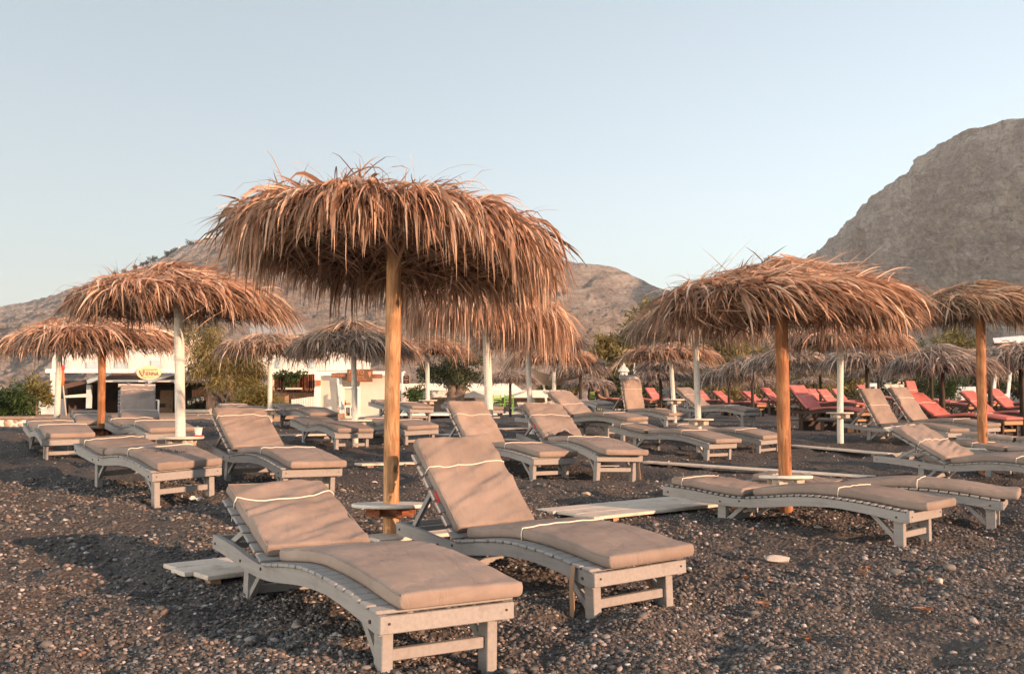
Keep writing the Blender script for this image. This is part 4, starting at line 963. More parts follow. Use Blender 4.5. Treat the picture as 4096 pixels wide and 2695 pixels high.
piece(None, 'ramp_wall', 'white', [], 1, 1) if False else None
b = MB(); P = [at(103,1672,47), at(108,1660,47), at(165,1598,47), at(218,1594,47), at(218,1672,47)]; b.prism(P, (0,0,0), (0,1.2,0)); tag(b.build('ramp_wall', MT['white']), 'white sloping stair wall at the left end of the café', 'wall')
tree('potted_shrub', [(130,1655,12),(142,1648,9)], 45, 'small sprawling shrub in front of the white sloping wall', DKG, 260, .16, (), 3, 0, 'shrub', foot=(132,1672))
def ellipse_sign():
    c = at(595, 1490, D - .12); root = thing('oval_sign', 'oval cream café sign with brown lettering on the white beam', 'sign', tuple(c)); k = D / FPX
    rx, rz = 48.5 * k, 28.5 * k; n = 48
    b = MB(); poly = [(rx*math.cos(2*PI*i/n), 0, rz*math.sin(2*PI*i/n)) for i in range(n)]; b.prism(poly, (0,0,0), (0,.06,0)); b.build('board', MT['signcream'], root)
    text('lettering', 'Cremeria', (-28*k, -.012, 8.5*k), 12.5*k, 'signtext2', root, shear=.35, sx=1.25)
    text('lettering', 'IENNA', (-12.5*k, -.012, -12.0*k), 22.5*k, 'signtext', root, sx=.78)
    text('lettering', 'Everyday fresh ice cream', (-25*k, -.012, -20*k), 5*k, 'signtext2', root, shear=.3, sx=.95)
    b = MB(); V1 = [(-37,9.5),(-33,-3),(-25.5,-14),(-19,-4),(-17,6),(-20,11),(-24,9)]; b.tube([(x*k, -.012, z*k) for x, z in V1], [1.6*k,2.0*k,2.2*k,1.0*k,1.0*k,1.4*k,.5*k], 6)
    S = [(-25 + (1.2+.55*t)*math.cos(t)*1.0, 1 + (1.2+.62*t)*math.sin(t)) for t in np.linspace(0, 9, 40)]; b.tube([(x*k, -.010, z*k) for x, z in S], .45*k, 5)
    b.build('emblem', MT['signtext'], root)
def text(name, body, loc, size, mat, parent, shear=0, sx=1.0, align='LEFT', ext=.004):
    cu = bpy.data.curves.new(name, 'FONT'); cu.body = body; cu.size = size; cu.shear = shear; cu.extrude = ext; cu.align_x = align; cu.resolution_u = 3
    tmp = bpy.data.objects.new('tmp_text', cu); COL.objects.link(tmp); dg = bpy.context.evaluated_depsgraph_get()
    me = bpy.data.meshes.new_from_object(tmp.evaluated_get(dg)); bpy.data.objects.remove(tmp); bpy.data.curves.remove(cu)
    me.transform(Matrix.Rotation(PI/2, 4, 'X') @ Matrix.Diagonal((sx, 1, 1, 1))); me.name = name
    me.materials.clear(); me.materials.append(MT[mat]); o = bpy.data.objects.new(name, me); o.location = loc; return finish(o, parent)
ellipse_sign()
r = thing('bench', 'pale plank bench on the stone wall below the café', 'bench', tuple(at(770, 1674, 45)))
piece(r, 'back_plank', 'pale', [(704,1637,842,1649),(704,1655,842,1671)], 45, .06); piece(r, 'end_post', 'pale', [(702,1633,708,1676),(838,1633,844,1676)], 45.06, .08); piece(r, 'seat', 'pale', [(702,1670,844,1674)], 44.6, .45)
r = thing('sandwich_board', 'narrow white-framed board beside the upright lounger back', 'sign', tuple(at(628, 1672, 44)))
piece(r, 'frame', 'whitepaint', [(622,1598,635,1601),(622,1667,635,1670),(631,1601,635,1667)], 44, .05); piece(r, 'panel', 'black', [(622,1601,631,1667)], 44.01, .03)
potl = ['lowest white pot hanging by the café screen','second white pot hanging by the café screen','third white pot hanging by the café screen','highest white pot hanging by the café screen']
for i, (x, y) in enumerate(((757,1611),(774,1604),(791,1600),(809,1595))):
    c = at(x, y + 7, 46); k = 46 / FPX; r = thing('hanging_pot', potl[i], 'pot', tuple(c), group='white pots by the café')
    MB().lathe([(.055,0),(.085,.17),(.09,.175),(.07,.17)], 14).build('pot', MT['whitepaint'], r, True, 40)
    rs = np.random.RandomState(i); V, F, C = foliage_mesh(rs, [(np.array([0,0,.2]), .09, .7), (np.array([0,-.09,.06]), .08, 1.4)], 90, .09, DKG, 2.5, .6); mk('plant', V, F, MT['foliage'], r, False, None, C)
r = thing('rolled_red_parasol', 'rolled-up pink and orange parasol on a pale stick by the far left white post', 'parasol', tuple(at(262, 1672, 40))); o = r.location
MB().tube([at(266,1672,40)-o, at(252,1540,40)-o, at(252,1462,40)-o], [.03,.025,.02], 8).build('stick', MT['pale'], r, True)
MB().tube([at(251,1542,40)-o, at(251,1520,40)-o, at(251,1480,40)-o], [.05,.07,.06], 10).build('rolled_cloth', MT['orange'], r, True); MB().tube([at(251,1480,40)-o, at(251,1470,40)-o, at(252,1459,40)-o], [.06,.08,.03], 10).build('cloth_tip', MT['redplastic'], r, True)

# ------------------------------------------------------------------ restaurant
D = 52
rest = thing('restaurant', 'white beach restaurant front with clear plastic curtains and a reed screen', 'restaurant', tuple(at(1320, 1675, D))); o = rest.location
piece(rest, 'parapet', 'white', [(1085,1482,1262,1497)], D+1, .4)
piece(rest, 'upper_wall', 'white', [(1085,1395,1385,1482),(1385,1440,1442,1482)], D+5, 4)
for q in ((1105,1440,1120,1470),(1240,1440,1256,1470)): piece(rest, 'window', 'glass', [q], D+4.9, .08)
piece(rest, 'roof_beam', 'whitepaint', [(1255,1484,1546,1503)], D, .5); piece(rest, 'roof', 'white', [(1255,1490,1546,1500)], D+.5, 6)
piece(rest, 'back_wall', 'cream', [(1090,1503,1546,1672)], D+6, .2)
rs = np.random.RandomState(3)
b = MB()
for k in range(120):
    x = 1098 + 160*rs.rand(); y1 = 1553 + rs.rand()*12; b.bar(at(x,1497,D-.1)-o, at(x+rs.randn(),y1,D-.1)-o, .035, .03)
slab(None, 1098, 1497, 1258, 1552, D, .05, b); b.v = [p if i < len(b.v)-8 else (p[0]-o.x, p[1]-o.y, p[2]-o.z) for i, p in enumerate(b.v)]
b.build('reed_screen', MT['bracket'], rest)
piece(rest, 'sill_plank', 'pale', [(1141,1550,1203,1557)], D-.5, .4); piece(rest, 'screen_wall', 'natw', [(1098,1566,1258,1676)], D+.6, .2); piece(rest, 'screen_rail', 'darkw', [(1098,1556,1258,1568)], D+.3, .1)
piece(rest, 'screen_post', 'darkw', [(1156,1557,1168,1640),(1212,1552,1222,1620)], D+.1, .15)
piece(rest, 'picket', 'white', [(1166+7*k,1596-int(k*.9),1170+7*k,1672) for k in range(14)], D-.2, .05)
piece(rest, 'corner_post', 'whitepaint', [(1258,1497,1278,1672)], D-.1, .25)
piece(rest, 'plastic_curtain', 'cream', [(1279,1504,1346,1666)], D+.1, .04); piece(rest, 'plastic_curtain', 'cream', [(1437,1504,1546,1666)], D+.1, .04)
b = MB(); b.bar(at(1352,1506,D-.1)-o, at(1366,1672,D-.1)-o, .2, .12); b.build('post', MT['bluewhite'], rest)
b = MB(); b.bar(at(1362,1506,D-.05)-o, at(1375,1672,D-.05)-o, .1, .1); b.build('post', MT['whitepaint'], rest)
f = piece(rest, 'door_frame', 'whitepaint', [(1369,1546,1440,1553),(1431,1553,1440,1668),(1371,1553,1375,1668),(1375,1618,1431,1623)], D+.05, .12)
piece(rest, 'door_pane', 'cream', [(1375,1553,1431,1618)], D+.15, .03); piece(rest, 'plinth', 'white', [(1279,1662,1546,1674)], D-.05, .2)
r = thing('restaurant_chair', 'brown and white chair behind the restaurant door pane', 'chair', tuple(at(1395, 1668, D+2)))
piece(r, 'backrest', 'natw', [(1378,1610,1402,1620),(1378,1600,1383,1620)], D-.3, .05); piece(r, 'seat', 'white', [(1378,1622,1404,1628)], D-.5, .4); piece(r, 'leg', 'white', [(1379,1628,1382,1668)], D-.5, .05); piece(r, 'leg', 'white', [(1400,1628,1403,1668)], D-.5, .05)
k = D / FPX
def board(name, label, x0, y0, x1, y1, d, mat, th=.06):
    c = at((x0+x1)/2, (y0+y1)/2, d); root = thing(name, label, 'sign', tuple(c)); w, h_ = (x1-x0)*d/FPX/2, (y1-y0)*d/FPX/2
    MB().box(-w, w, 0, th, -h_, h_, None, .01).build('board', MT[mat], root); return root
s = board('name_board', 'narrow brown board lettered RESTAURANT', 1325, 1492, 1389, 1508, D-.35, 'signbrown'); text('lettering', 'RESTAURANT', (0, -.008, -6*k), 15*k, 'signorange', s, align='CENTER', sx=.62)
s = board('main_sign', 'big brown sign with orange lettering and a gyros emblem', 1388, 1476, 1490, 1527, D-.45, 'signbrown')
text('lettering', 'PEPITO', (-44*k, -.008, 5*k), 24*k, 'signorange', s, sx=.80); text('lettering', 'GRILL HOUSE', (-41*k, -.008, -9*k), 11*k, 'signorange', s, sx=.88)
text('lettering', 'SOUVLAKI PITA GYROS', (-41*k, -.008, -15.5*k), 7*k, 'signorange', s, sx=.92); text('lettering', 'PORK-CHICKEN-LAMB', (-41*k, -.008, -21*k), 7*k, 'signorange', s, sx=.97)
b = MB(); b.prism([(32*k,-.02,12*k),(35*k,-.02,14*k),(44*k,-.02,14*k),(47*k,-.02,12*k),(45.5*k,-.02,9*k),(40*k,-.02,-7*k),(39*k,-.02,-7*k),(33.5*k,-.02,9*k)], (0,0,0), (0,.015,0)); b.prism([(38.5*k,-.02,14*k),(40*k,-.02,14*k),(39.6*k,-.02,19*k),(38.6*k,-.02,19*k)], (0,0,0), (0,.015,0)); b.build('emblem', MT['signorange'], s)
s = board('name_board', 'narrow brown board lettered TAVERN', 1490.5, 1496, 1529, 1512, D-.35, 'signbrown'); text('lettering', 'TAVERN', (0, -.008, -5*k), 14*k, 'signorange', s, align='CENTER', sx=.66)
s = board('hanging_sign', 'small black hanging sign with pink lines beside the bush', 1614, 1502, 1636, 1534, D-3, 'black')
b = MB(); kk = (D-3)/FPX
for (z, w, c) in ((9,6.5,1.6),(0,8.5,0),(-8,5,-1.2)): b.tube([(t*w*kk, -.006, (z + c*(1-t*t))*kk) for t in np.linspace(-1,1,9)], 1.5*kk if z == 0 else .9*kk, 5)
b.build('lettering', MT['signorange'], s); MB().box(11.5*kk, 13*kk, -.02, .08, -16*kk, 17*kk).build('edge', MT['natw'], s)
p = thing('sign_post', 'white post with a curled lamp carrying the small black sign', 'post', tuple(at(1612, 1670, D-2.9))); o = p.location
MB().tube([at(1612,1672,D-2.9)-o, at(1611,1488,D-2.9)-o], .07, 10).build('post', MT['whitepaint'], p, True); MB().tube([at(1611,1490,D-2.9)-o, at(1614,1486,D-2.9)-o, at(1619,1487,D-2.9)-o, at(1619,1492,D-2.9)-o], .035, 8).build('lamp', MT['whitepaint'], p, True)
s = board('menu_board', 'white menu board with rows of small food pictures', 1604, 1563, 1633, 1606, D-5, 'paper')
k5 = (D-5)/FPX
MB().box(-13*k5,13*k5,-.004,0,-19*k5,19*k5).build('sheet', plain('pink_sheet', (.72,.50,.44), .6, .04, 4), s)
b = MB()
for i in range(3):
    for j in range(2): b.box((-10+11*j)*k5,(-2+11*j)*k5,-.008,-.004,(-16+12*i)*k5,(-8+12*i)*k5)
b.build('picture_frames', MT['paper'], s); b = MB()
for i in range(3):
    for j in range(2): b.box((-8.5+11*j+i*.5)*k5,(-4+11*j)*k5,-.010,-.008,(-14+12*i)*k5,(-10+12*i)*k5)
b.build('pictures', MT['natw'], s)
r = thing('wall_lantern', 'orange lantern with a white cap on the restaurant corner post', 'lantern', tuple(at(1271, 1528, D-.3))); o = r.location
piece(r, 'shade', 'orange', [(1264,1520,1279,1542)], D-.45, .3); piece(r, 'cap', 'whitepaint', [(1263,1516,1280,1520)], D-.5, .36)
r = thing('climbing_vine', 'green vine hanging over the top of the reed screen', 'vine', tuple(at(1150,1495,D-.4))); o = np.array(r.location); rs = np.random.RandomState(8)
pth = [at(1105,1500,D-.4), at(1130,1490,D-.4), at(1165,1500,D-.4), at(1190,1495,D-.4), at(1220,1485,D-.4)]
MB().tube([Vector(q)-Vector(o) for q in pth], .025, 6).build('stem', MT['bark'], r); cl = [(np.array(at(x, y, D-.4))-o, .25, .7) for x, y in ((1110,1497),(1130,1494),(1150,1502),(1170,1500),(1172,1515),(1165,1530),(1190,1494),(1212,1488),(1145,1535))]
V, F, C = foliage_mesh(rs, cl, 420, .17, GRN, 1.8, .3); mk('leaves', V, F, MT['foliage'], r, False, None, C)
h = thing('gabled_house', 'house with a sloping grey panelled roof behind the restaurant', 'house', tuple(at(1090, 1500, 78))); o = h.location
quadsheet(h, 'roof', 'rooftile', [at(1000,1240,88), at(1138,1255,88), at(1222,1318,78), at(1222,1328,77), at(1000,1345,77)], .15)
piece(h, 'wall', 'white', [(1000,1345,1216,1500)], 79, 6)
b = MB()
for (x0,y0,x1,y1) in ((1100,1268,1165,1275),(1110,1290,1190,1297),(1115,1318,1212,1322)): b.bar(at(x0,y0,82)-o-Vector((0,.5,0)), at(x1,y1,82)-o-Vector((0,.5,0)), .06, .06)
b.build('roof_seam', MT['whitepaint'], h)

# ------------------------------------------------------------------ low white walls, terrace furniture, shade sail
w = thing('low_white_building', 'long low white wall block with a sloping end behind the forked tree', 'building', tuple(at(1850, 1655, 58))); o = w.location
P = [at(1560,1533,60), at(2055,1533,60), at(2095,1566,60), at(2095,1600,60), at(1560,1600,60)]; MB().prism([q - o for q in P], (0,0,0), (0,5,0)).build('upper_block', MT['white'], w)
piece(w, 'roof_slab', 'white', [(1560,1575,1600,1590),(1600,1560,2258,1590)], 56, 4); piece(w, 'pier', 'white', [(1600,1590,1640,1660),(1900,1590,1945,1660),(2110,1590,2140,1660),(2225,1590,2258,1660)], 57, .8); piece(w, 'inner_wall', 'cream', [(1560,1590,2258,1660)], 59.5, .2); piece(w, 'counter', 'natw', [(1720,1588,1810,1596)], 55, .5)
t = MB(); slab(None, 1540, 1654, 2260, 1662, 44, 20, t); tag(t.build('paving', MT['white']), 'pale paved terrace before the low white building', 'terrace', kind='structure')
p = thing('leaning_post', 'leaning white post in front of the low white wall', 'post', tuple(at(2192, 1610, 50))); o = p.location
MB().bar(at(2194,1660,50)-o, at(2172,1524,50)-o, .16, .1).build('post', MT['whitepaint'], p)
def chair(px, py, d, label, rz=0.3):
    r = thing('green_chair', label, 'chair', tuple(at(px, py, d)), rz, 'green café chairs'); g = MT['green']
    for (x, y, h_) in ((-.2,-.2,.45),(.2,-.2,.45),(-.2,.2,.9),(.2,.2,.9)): MB().box(x-.022, x+.022, y-.022, y+.022, 0, h_).build('leg', g, r)
    MB().box(-.23,.23,-.23,.19,.451,.48,None,.005).build('seat', g, r)
    b = MB()
    for z in (.56,.68,.80): b.box(-.177,.177,.185,.21,z,z+.06)
    b.build('backrest', g, r)
chair(1996, 1655, 46, 'green wooden chair at the left of two by the cracked white post', .5); chair(2034, 1656, 45, 'green wooden chair with its back to the sea, right of two', -.1); chair(2378, 1640, 46, 'green chair next to the seated man', .1)
r = thing('cafe_table', 'dark café table right of the green chairs', 'table', tuple(at(2062, 1656, 46))); MB().box(-.35,.35,-.35,.35,.70,.74,None,.005).build('tabletop', MT['darkw'], r)
for x in (-.3,.3):
    for y in (-.3,.3): MB().box(x-.02,x+.02,y-.02,y+.02,0,.70).build('leg', MT['darkw'], r)
def sail(label, pts, mat='tansail'):
    P = [np.array(at(*p)) for p in pts]; n = 12; V = []; 
    for i in range(n+1):
        for j in range(n+1):
            u, v = i/n, j/n; q = (P[0]*(1-u)+P[1]*u)*(1-v) + (P[3]*(1-u)+P[2]*u)*v; q = q.copy(); q[2] -= .9*math.sin(PI*u)*.5 + .5*math.sin(PI*v)*.5; V.append(q)
    N = len(V); V2 = V + [q - np.array([0,0,.02]) for q in V]; F = []
    for i in range(n):
        for j in range(n): a = i*(n+1)+j; F += [(a,a+1,a+n+2,a+n+1), (N+a,N+a+n+1,N+a+n+2,N+a+1)]
    c = P[0]; V2 = [q - c for q in V2]; me = mk('shade_sail', V2, F, MT[mat], None, True); me.location = c; tag(me, label, 'shade sail', 'tan shade sails')
sail('broad tan shade sail sagging behind the middle parasols', [(2105,1462,44),(2330,1452,44),(2330,1502,54),(2105,1506,54)])
sail('pointed tan shade sail corner stretched toward the right', [(2486,1436,44),(2350,1432,44),(2360,1444,50),(2415,1466,48)])
for (x, y0, y1, w_) in ((2496,1450,1516,21),(2539,1452,1510,5)):
    r = thing('closed_parasol', 'folded cream parasol with a pleated hanging skirt' if w_ > 10 else 'thin folded white parasol right of the pleated one', 'parasol', tuple(at(x, 1650, 50)), group='folded parasols'); k5 = 50/FPX; z = at(x, y1, 50).z - r.location.z; h_ = (y1-y0)*k5; n = 24; vs = []; prof = [(0,.05),(.06,.16),(.22,.42),(.42,.78),(.53,.98),(.58,.74),(.60,.60),(1,.70)]
    b = MB()
    for (t_, rr) in prof:
        for q in range(n): a = 2*PI*q/n; R_ = max(.02, w_*k5*rr*(1 + (.16*math.cos(6*a) if t_ > .3 else 0))); vs.append((R_*math.cos(a), R_*math.sin(a), z + h_*(1-t_)))
    m_ = len(prof); b.add(vs, [(i*n+q, i*n+(q+1)%n, (i+1)*n+(q+1)%n, (i+1)*n+q) for i in range(m_-1) for q in range(n)] + [tuple(range(n))]); b.build('folded_cloth', MT['white'], r, True, 60); MB().tube([(0,0,-.2),(0,0,z+h_*1.02)], .035, 8).build('pole', MT['pale'], r, True)
# seated man and a second head
def person(px, py, d, label, pose, scale=1.0, rz=0):
    root = thing('person', label, 'person', tuple(at(px, py, d)), rz)
    def skin(name, J, E, rad, mat):
        me = bpy.data.meshes.new(name); me.from_pydata(J, E, []); o = bpy.data.objects.new(name, me); COL.objects.link(o)
        sk = o.modifiers.new('s', 'SKIN'); sb = o.modifiers.new('d', 'SUBSURF'); sb.levels = sb.render_levels = 2
        for i, v in enumerate(me.skin_vertices[0].data): v.radius = (rad[i], rad[i]*.9); v.use_root = i == 0
        dg = bpy.context.evaluated_depsgraph_get(); m2 = bpy.data.meshes.new_from_object(o.evaluated_get(dg)); bpy.data.objects.remove(o); m2.name = name
        m2.materials.clear(); m2.materials.append(mat); m2.polygons.foreach_set('use_smooth', np.ones(len(m2.polygons), dtype=bool)); o2 = bpy.data.objects.new(name, m2); return finish(o2, root)
    # seated, facing +x: pelvis, spine, neck, head, arms, legs
    J = [(0,0,.50),(-.03,0,.66),(-.08,0,.86),(-.09,0,1.0),(-.06,0,1.09),(-.04,0,1.16),(-.02,0,1.27),
         (-.09,.2,.98),(.02,.26,.76),(.24,.22,.68),(.33,.20,.69), (-.09,-.2,.98),(.02,-.26,.76),(.24,-.22,.68),(.33,-.20,.69),
         (.08,.10,.48),(.45,.12,.50),(.50,.12,.10),(.62,.12,.05), (.08,-.10,.48),(.45,-.12,.50),(.50,-.12,.10),(.62,-.12,.05)]
    E = [(0,1),(1,2),(2,3),(3,4),(4,5),(5,6),(3,7),(7,8),(8,9),(9,10),(3,11),(11,12),(12,13),(13,14),(0,15),(15,16),(16,17),(17,18),(0,19),(19,20),(20,21),(21,22)]
    rad = [.15,.145,.16,.13,.06,.085,.095,.075,.05,.038,.035,.075,.05,.038,.035,.10,.075,.045,.035,.10,.075,.045,.035]
    skin('body', J, E, rad, MT['skin'])
    skin('shirt', [(-.01,0,.56),(-.03,0,.68),(-.08,0,.86),(-.09,0,1.0),(-.09,.19,.985),(-.02,.255,.84),(-.09,-.19,.985),(-.02,-.255,.84)], [(0,1),(1,2),(2,3),(3,4),(4,5),(3,6),(6,7)], [.165,.16,.175,.135,.09,.07,.09,.07], MT['darkcloth'])
    skin('shorts', [(0,0,.49),(.1,.10,.49),(.38,.12,.505),(.1,-.10,.49),(.38,-.12,.505)], [(0,1),(1,2),(0,3),(3,4)], [.165,.115,.092,.115,.092], MT['darkcloth'])
    b = MB(); b.lathe([(.0,.125),(.06,.12),(.10,.07),(.108,0),(.09,-.06)], 14, (-.045,0,1.245)); b.build('hair', MT['hair'], root, True)
person(2398, 1652, 45, 'seated man in a dark shirt on the terrace, his back to the café', 0, 1, -.1)
person(2372, 1660, 49, 'second seated person whose head shows above a green chair', 0, 1, .8)
# kiosk, gazebo and the buildings at the right
r = thing('kiosk', 'small white kiosk with square windows behind the pair of grey backs', 'kiosk', tuple(at(3465, 1600, 64)))
piece(r, 'roof', 'bluewhite', [(3418,1532,3510,1546)], 64, 2); piece(r, 'wall', 'bluewhite', [(3420,1557,3510,1600),(3428,1546,3434,1557),(3455,1546,3461,1557),(3476,1546,3482,1557),(3500,1546,3508,1557)], 64.1, .2); piece(r, 'counter', 'whitepaint', [(3418,1556,3512,1560)], 63.8, .3)
r = thing('pale_hut', 'pale flat hut far behind the dark posts at right', 'building', tuple(at(3600, 1600, 76))); piece(r, 'wall', 'white', [(3560,1520,3625,1562)], 76, 3); piece(r, 'roof', 'rooftile', [(3556,1516,3629,1521)], 75.8, 3.4)
r = thing('white_house', 'white house with a brown eave under the right edge parasol', 'house', tuple(at(4060, 1420, 74)))
quadsheet(r, 'roof', 'whitepaint', [at(3972,1352,73), at(4230,1330,73), at(4230,1372,72), at(3978,1368,72)], .1); piece(r, 'eave', 'signbrown', [(3978,1369,4230,1380)], 72.4, .3); piece(r, 'post', 'whitepaint', [(3978,1380,3987,1470)], 72.6, .2); piece(r, 'wall', 'white', [(4010,1380,4230,1560)], 76, 4)
r = thing('white_gazebo', 'white post frame on the terrace at the right edge', 'gazebo', tuple(at(4005, 1590, 58)))
b = MB(); o = r.location
for (x0, x1) in ((3982,3973),(4041,4030)): b.bar(at(x0,1490,58)-o, at(x1,1600,58)-o, .14, .14)
b.build('posts', MT['whitepaint'], r); piece(r, 'top_rail', 'whitepaint', [(3978,1484,4045,1490)], 58, .15)
r = thing('garden_wall', 'low white wall with pale pickets behind the red loungers at right', 'wall', tuple(at(3830, 1600, 62)))
piece(r, 'wall', 'white', [(3775,1588,3860,1602)], 62, .3); piece(r, 'picket', 'whitepaint', [(3822,1559,3829,1602),(3846,1559,3852,1602)], 61.8, .15); piece(r, 'picket', 'rooftile', [(3830+4*q,1567,3832+4*q,1602) for q in range(4)], 61.9, .05); piece(r, 'back_wall', 'bluewhite', [(3825,1546,3905,1590)], 66, .3)
b = MB(); c = at(3985, 1588, 58); k5 = 58/FPX; b.v = []; pr = []
n = 16; vs = []
for i in range(n+1):
    t_ = i/n*2-1; w_ = .38*math.sqrt(max(0, 1-abs(t_)**2.6)); h_ = .16 + .12*t_*t_
    vs += [(t_*50*k5, -w_, 0+.1*t_*t_), (t_*50*k5, -w_*.7, -h_*.8), (t_*50*k5, w_*.7, -h_*.8), (t_*50*k5, w_, .1*t_*t_)]
b.add(vs, [(i*4+q, i*4+q+1, i*4+q+5, i*4+q+4) for i in range(n) for q in range(3)] + [(i*4+3, i*4, i*4+4, i*4+7) for i in range(n)])
b = b.build('upturned_boat', MT['bluewhite'], None, True); b.location = c; b.rotation_euler = (PI, 0, 0); tag(b, 'pale blue upturned boat hull behind the red loungers at right', 'boat')

# ------------------------------------------------------------------ boards on the sand and small things
def walkboard(label, p0, p1, width, n=1, th=.026, lift=.008, group='white boards laid on the sand', mat='plank'):
    """boards between two ground points (x, y); n planks side by side"""
    a, c = Vector((*p0, 0)), Vector((*p1, 0)); d = (c-a); L = d.length; yaw = math.atan2(d.y, d.x)
    z0, z1 = float(gbase(*p0)), float(gbase(*p1)); r = thing('boardwalk_plank', label, 'plank', (p0[0], p0[1], z0 + lift), 0, group)
    r.rotation_euler = (0, -math.atan2(z1-z0, L), yaw); w = width / n; rs = np.random.RandomState(hash_(label) % 999)
    for i in range(n): MB().box(-.05*rs.rand(), L + .05*rs.rand(), -width/2 + i*w + .003, -width/2 + (i+1)*w - .003, .002*rs.rand(), th, None, .004).build('board', MT[mat], r)
    for t_ in (.12, .88): MB().box(L*t_-.03, L*t_+.03, -width/2+.02, width/2-.02, -.05, 0).build('batten', MT['natw'], r)
def gxy(px, py, lift=0.0):
    """ground point seen at a picture position"""
    lo, hi = 2.0, 60.0
    for _ in range(60):
        m_ = (lo+hi)/2; p = at(px, py, m_)
        if p.z > float(gbase(p.x, p.y)) + lift: lo = m_
        else: hi = m_
    return (p.x, p.y)
walkboard('three short white boards under the nearest lounger', gxy(745,2272,.04), gxy(1030,2240,.04), .56, 3)
walkboard('white board under the foot of the biggest parasol', gxy(1480,2150,.03), gxy(1900,2110,.03), .28, 2)
walkboard('wide white board between the steep near lounger and the flat one at right', gxy(2270,2050,.03), gxy(2830,1995,.03), .74, 3)
walkboard('long thin grey board running behind the flat lounger at right', gxy(2590,1848,.02), gxy(3500,1908,.02), .22, 1)
walkboard('long thin grey board farther back right of the pine post', gxy(3170,1782,.02), gxy(3560,1815,.02), .24, 1)
walkboard('short grey board left of the big pine post', gxy(1445,1857,.02), gxy(1660,1852,.02), .25, 1)
walkboard('white board left of the weathered post', gxy(1105,1742,.02), gxy(1290,1738,.02), .3, 2)
walkboard('grey board right of the flat lounger behind the pine post', gxy(1745,1735,.02), gxy(1810,1740,.02), .35, 1)
walkboard('white board right of the cracked white post', gxy(1985,1715,.02), gxy(2100,1712,.02), .4, 2)
walkboard('white board under the lounger with the dark bag', gxy(2005,1757,.02), gxy(2120,1760,.02), .3, 1)
walkboard('white board in front of the pallet red lounger', gxy(3045,1645,.0), gxy(3130,1652,.0), .35, 1)
rs = np.random.RandomState(21)
def stone(label, px, py, s, col, seed, rz=0, name='stone'):
    x, y = gxy(px, py); rs2 = np.random.RandomState(seed); import bmesh
    bm = bmesh.new(); bmesh.ops.create_icosphere(bm, subdivisions=3, radius=1)
    pl = [(Vector(rs2.randn(3)).normalized(), .45 + .4*rs2.rand()) for _ in range(16)] if name == 'stone' else []
    for v in bm.verts:
        for (nn, dd) in pl:
            q = v.co.dot(nn)
            if q > dd: v.co -= nn * (q - dd)
        v.co *= 1 + .06 * float(vnoise(v.co.x*3 + seed, v.co.y*3 + v.co.z*2)); v.co.x *= s[0]; v.co.y *= s[1]; v.co.z *= s[2]
    me = bpy.data.meshes.new(name); bm.to_mesh(me); bm.free(); me.polygons.foreach_set('use_smooth', np.ones(len(me.polygons), dtype=bool))
    if name == 'stone': me.set_sharp_from_angle(angle=.45)
    me.materials.append(col); o = bpy.data.objects.new(name, me); o.location = (x, y, float(ground_z(x, y)) + s[2]*.5); o.rotation_euler = (0, .1, rz); COL.objects.link(o); tag(o, label, 'stone')
whst = plain('white_stone', (.44,.41,.39), .8, .2, 14, bmp=.4); gyst = plain('grey_stone', (.17,.155,.145), .8, .15, 20); ltst = plain('light_pebble', (.36,.32,.28), .8, .15, 20)
stone('angular white rock on the shingle at right', 3120, 2248, (.095,.04,.034), whst, 5, .1); stone('smooth oval grey stone right of the white rock', 3585, 2285, (.052,.034,.024), gyst, 6, -.3, 'oval_stone')
stone('pale grey stone far right on the shingle', 3800, 2305, (.04,.03,.022), gyst, 9, .3, 'oval_stone'); stone('flat white stone under the flat lounger at right', 3280, 2132, (.06,.035,.02), whst, 7, .1)
stone('light pebble in the lower right corner', 3110, 2668, (.026,.019,.014), ltst, 8, .2, 'oval_stone'); stone('pale stone in front of the lounger with the dark bag', 2350, 1982, (.07,.04,.025), ltst, 12, .3)
stone('white pebble in the sand by the pine post', 1497, 1925, (.035,.025,.02), whst, 13, .3, 'oval_stone'); stone('light stone left of the steep near lounger', 1440, 2035, (.04,.03,.02), ltst, 14, .3, 'oval_stone'); stone('pale stone left of the pine post', 1370, 1955, (.05,.035,.02), ltst, 15, .2)
def debris(label, px, py, L, seed, mat='strap'):
    x, y = gxy(px, py); rs2 = np.random.RandomState(seed); n = 16; L = L * .62
    V, F, m_ = blades(rs2, rs2.randn(n, 3)*[L*.15, L*.15, .004] + [0,0,.012], np.concatenate([rs2.randn(n, 2)*.5 + [1,0], rs2.rand(n,1)*.3], 1), L*(.4+.7*rs2.rand(n)), .006+.01*rs2.rand(n), 3.0, 9, 0, 4)
    V[:, 2] = np.maximum(V[:, 2], .002); c = np.repeat(np.array([.36,.19,.11])*(.5+.9*rs2.rand(n,1)), m_, 0)
    o = mk('dry_leaf_scrap', V, F, MT['thatch'], None, False, None, c); o.location = (x, y, float(ground_z(x, y)) + .004); o.rotation_euler = (0, 0, rs2.rand()*6); tag(o, label, 'leaf scrap', 'orange scraps of palm leaf on the shingle')
for i, (px, py, L, lab) in enumerate([(2975,2332,.05,'small orange leaf scrap below the white rock'),(3055,2420,.07,'orange-brown leaf scrap left of centre on the right shingle'),(3465,2312,.11,'long dark orange leaf scrap between the two grey stones'),(3240,2545,.08,'orange leaf scrap near the bottom middle of the right shingle'),(3720,2462,.12,'long orange leaf scrap in the lower right'),(3480,2275,.05,'tiny orange scrap left of the oval stone'),(3728,2338,.06,'tiny orange scrap near the right edge stones'),(3060,2438,.05,'pale orange scrap beside the brown one'),(3205,2132,.12,'scatter of dry leaf under the flat lounger at right')]): debris(lab, px, py, L, 30+i)
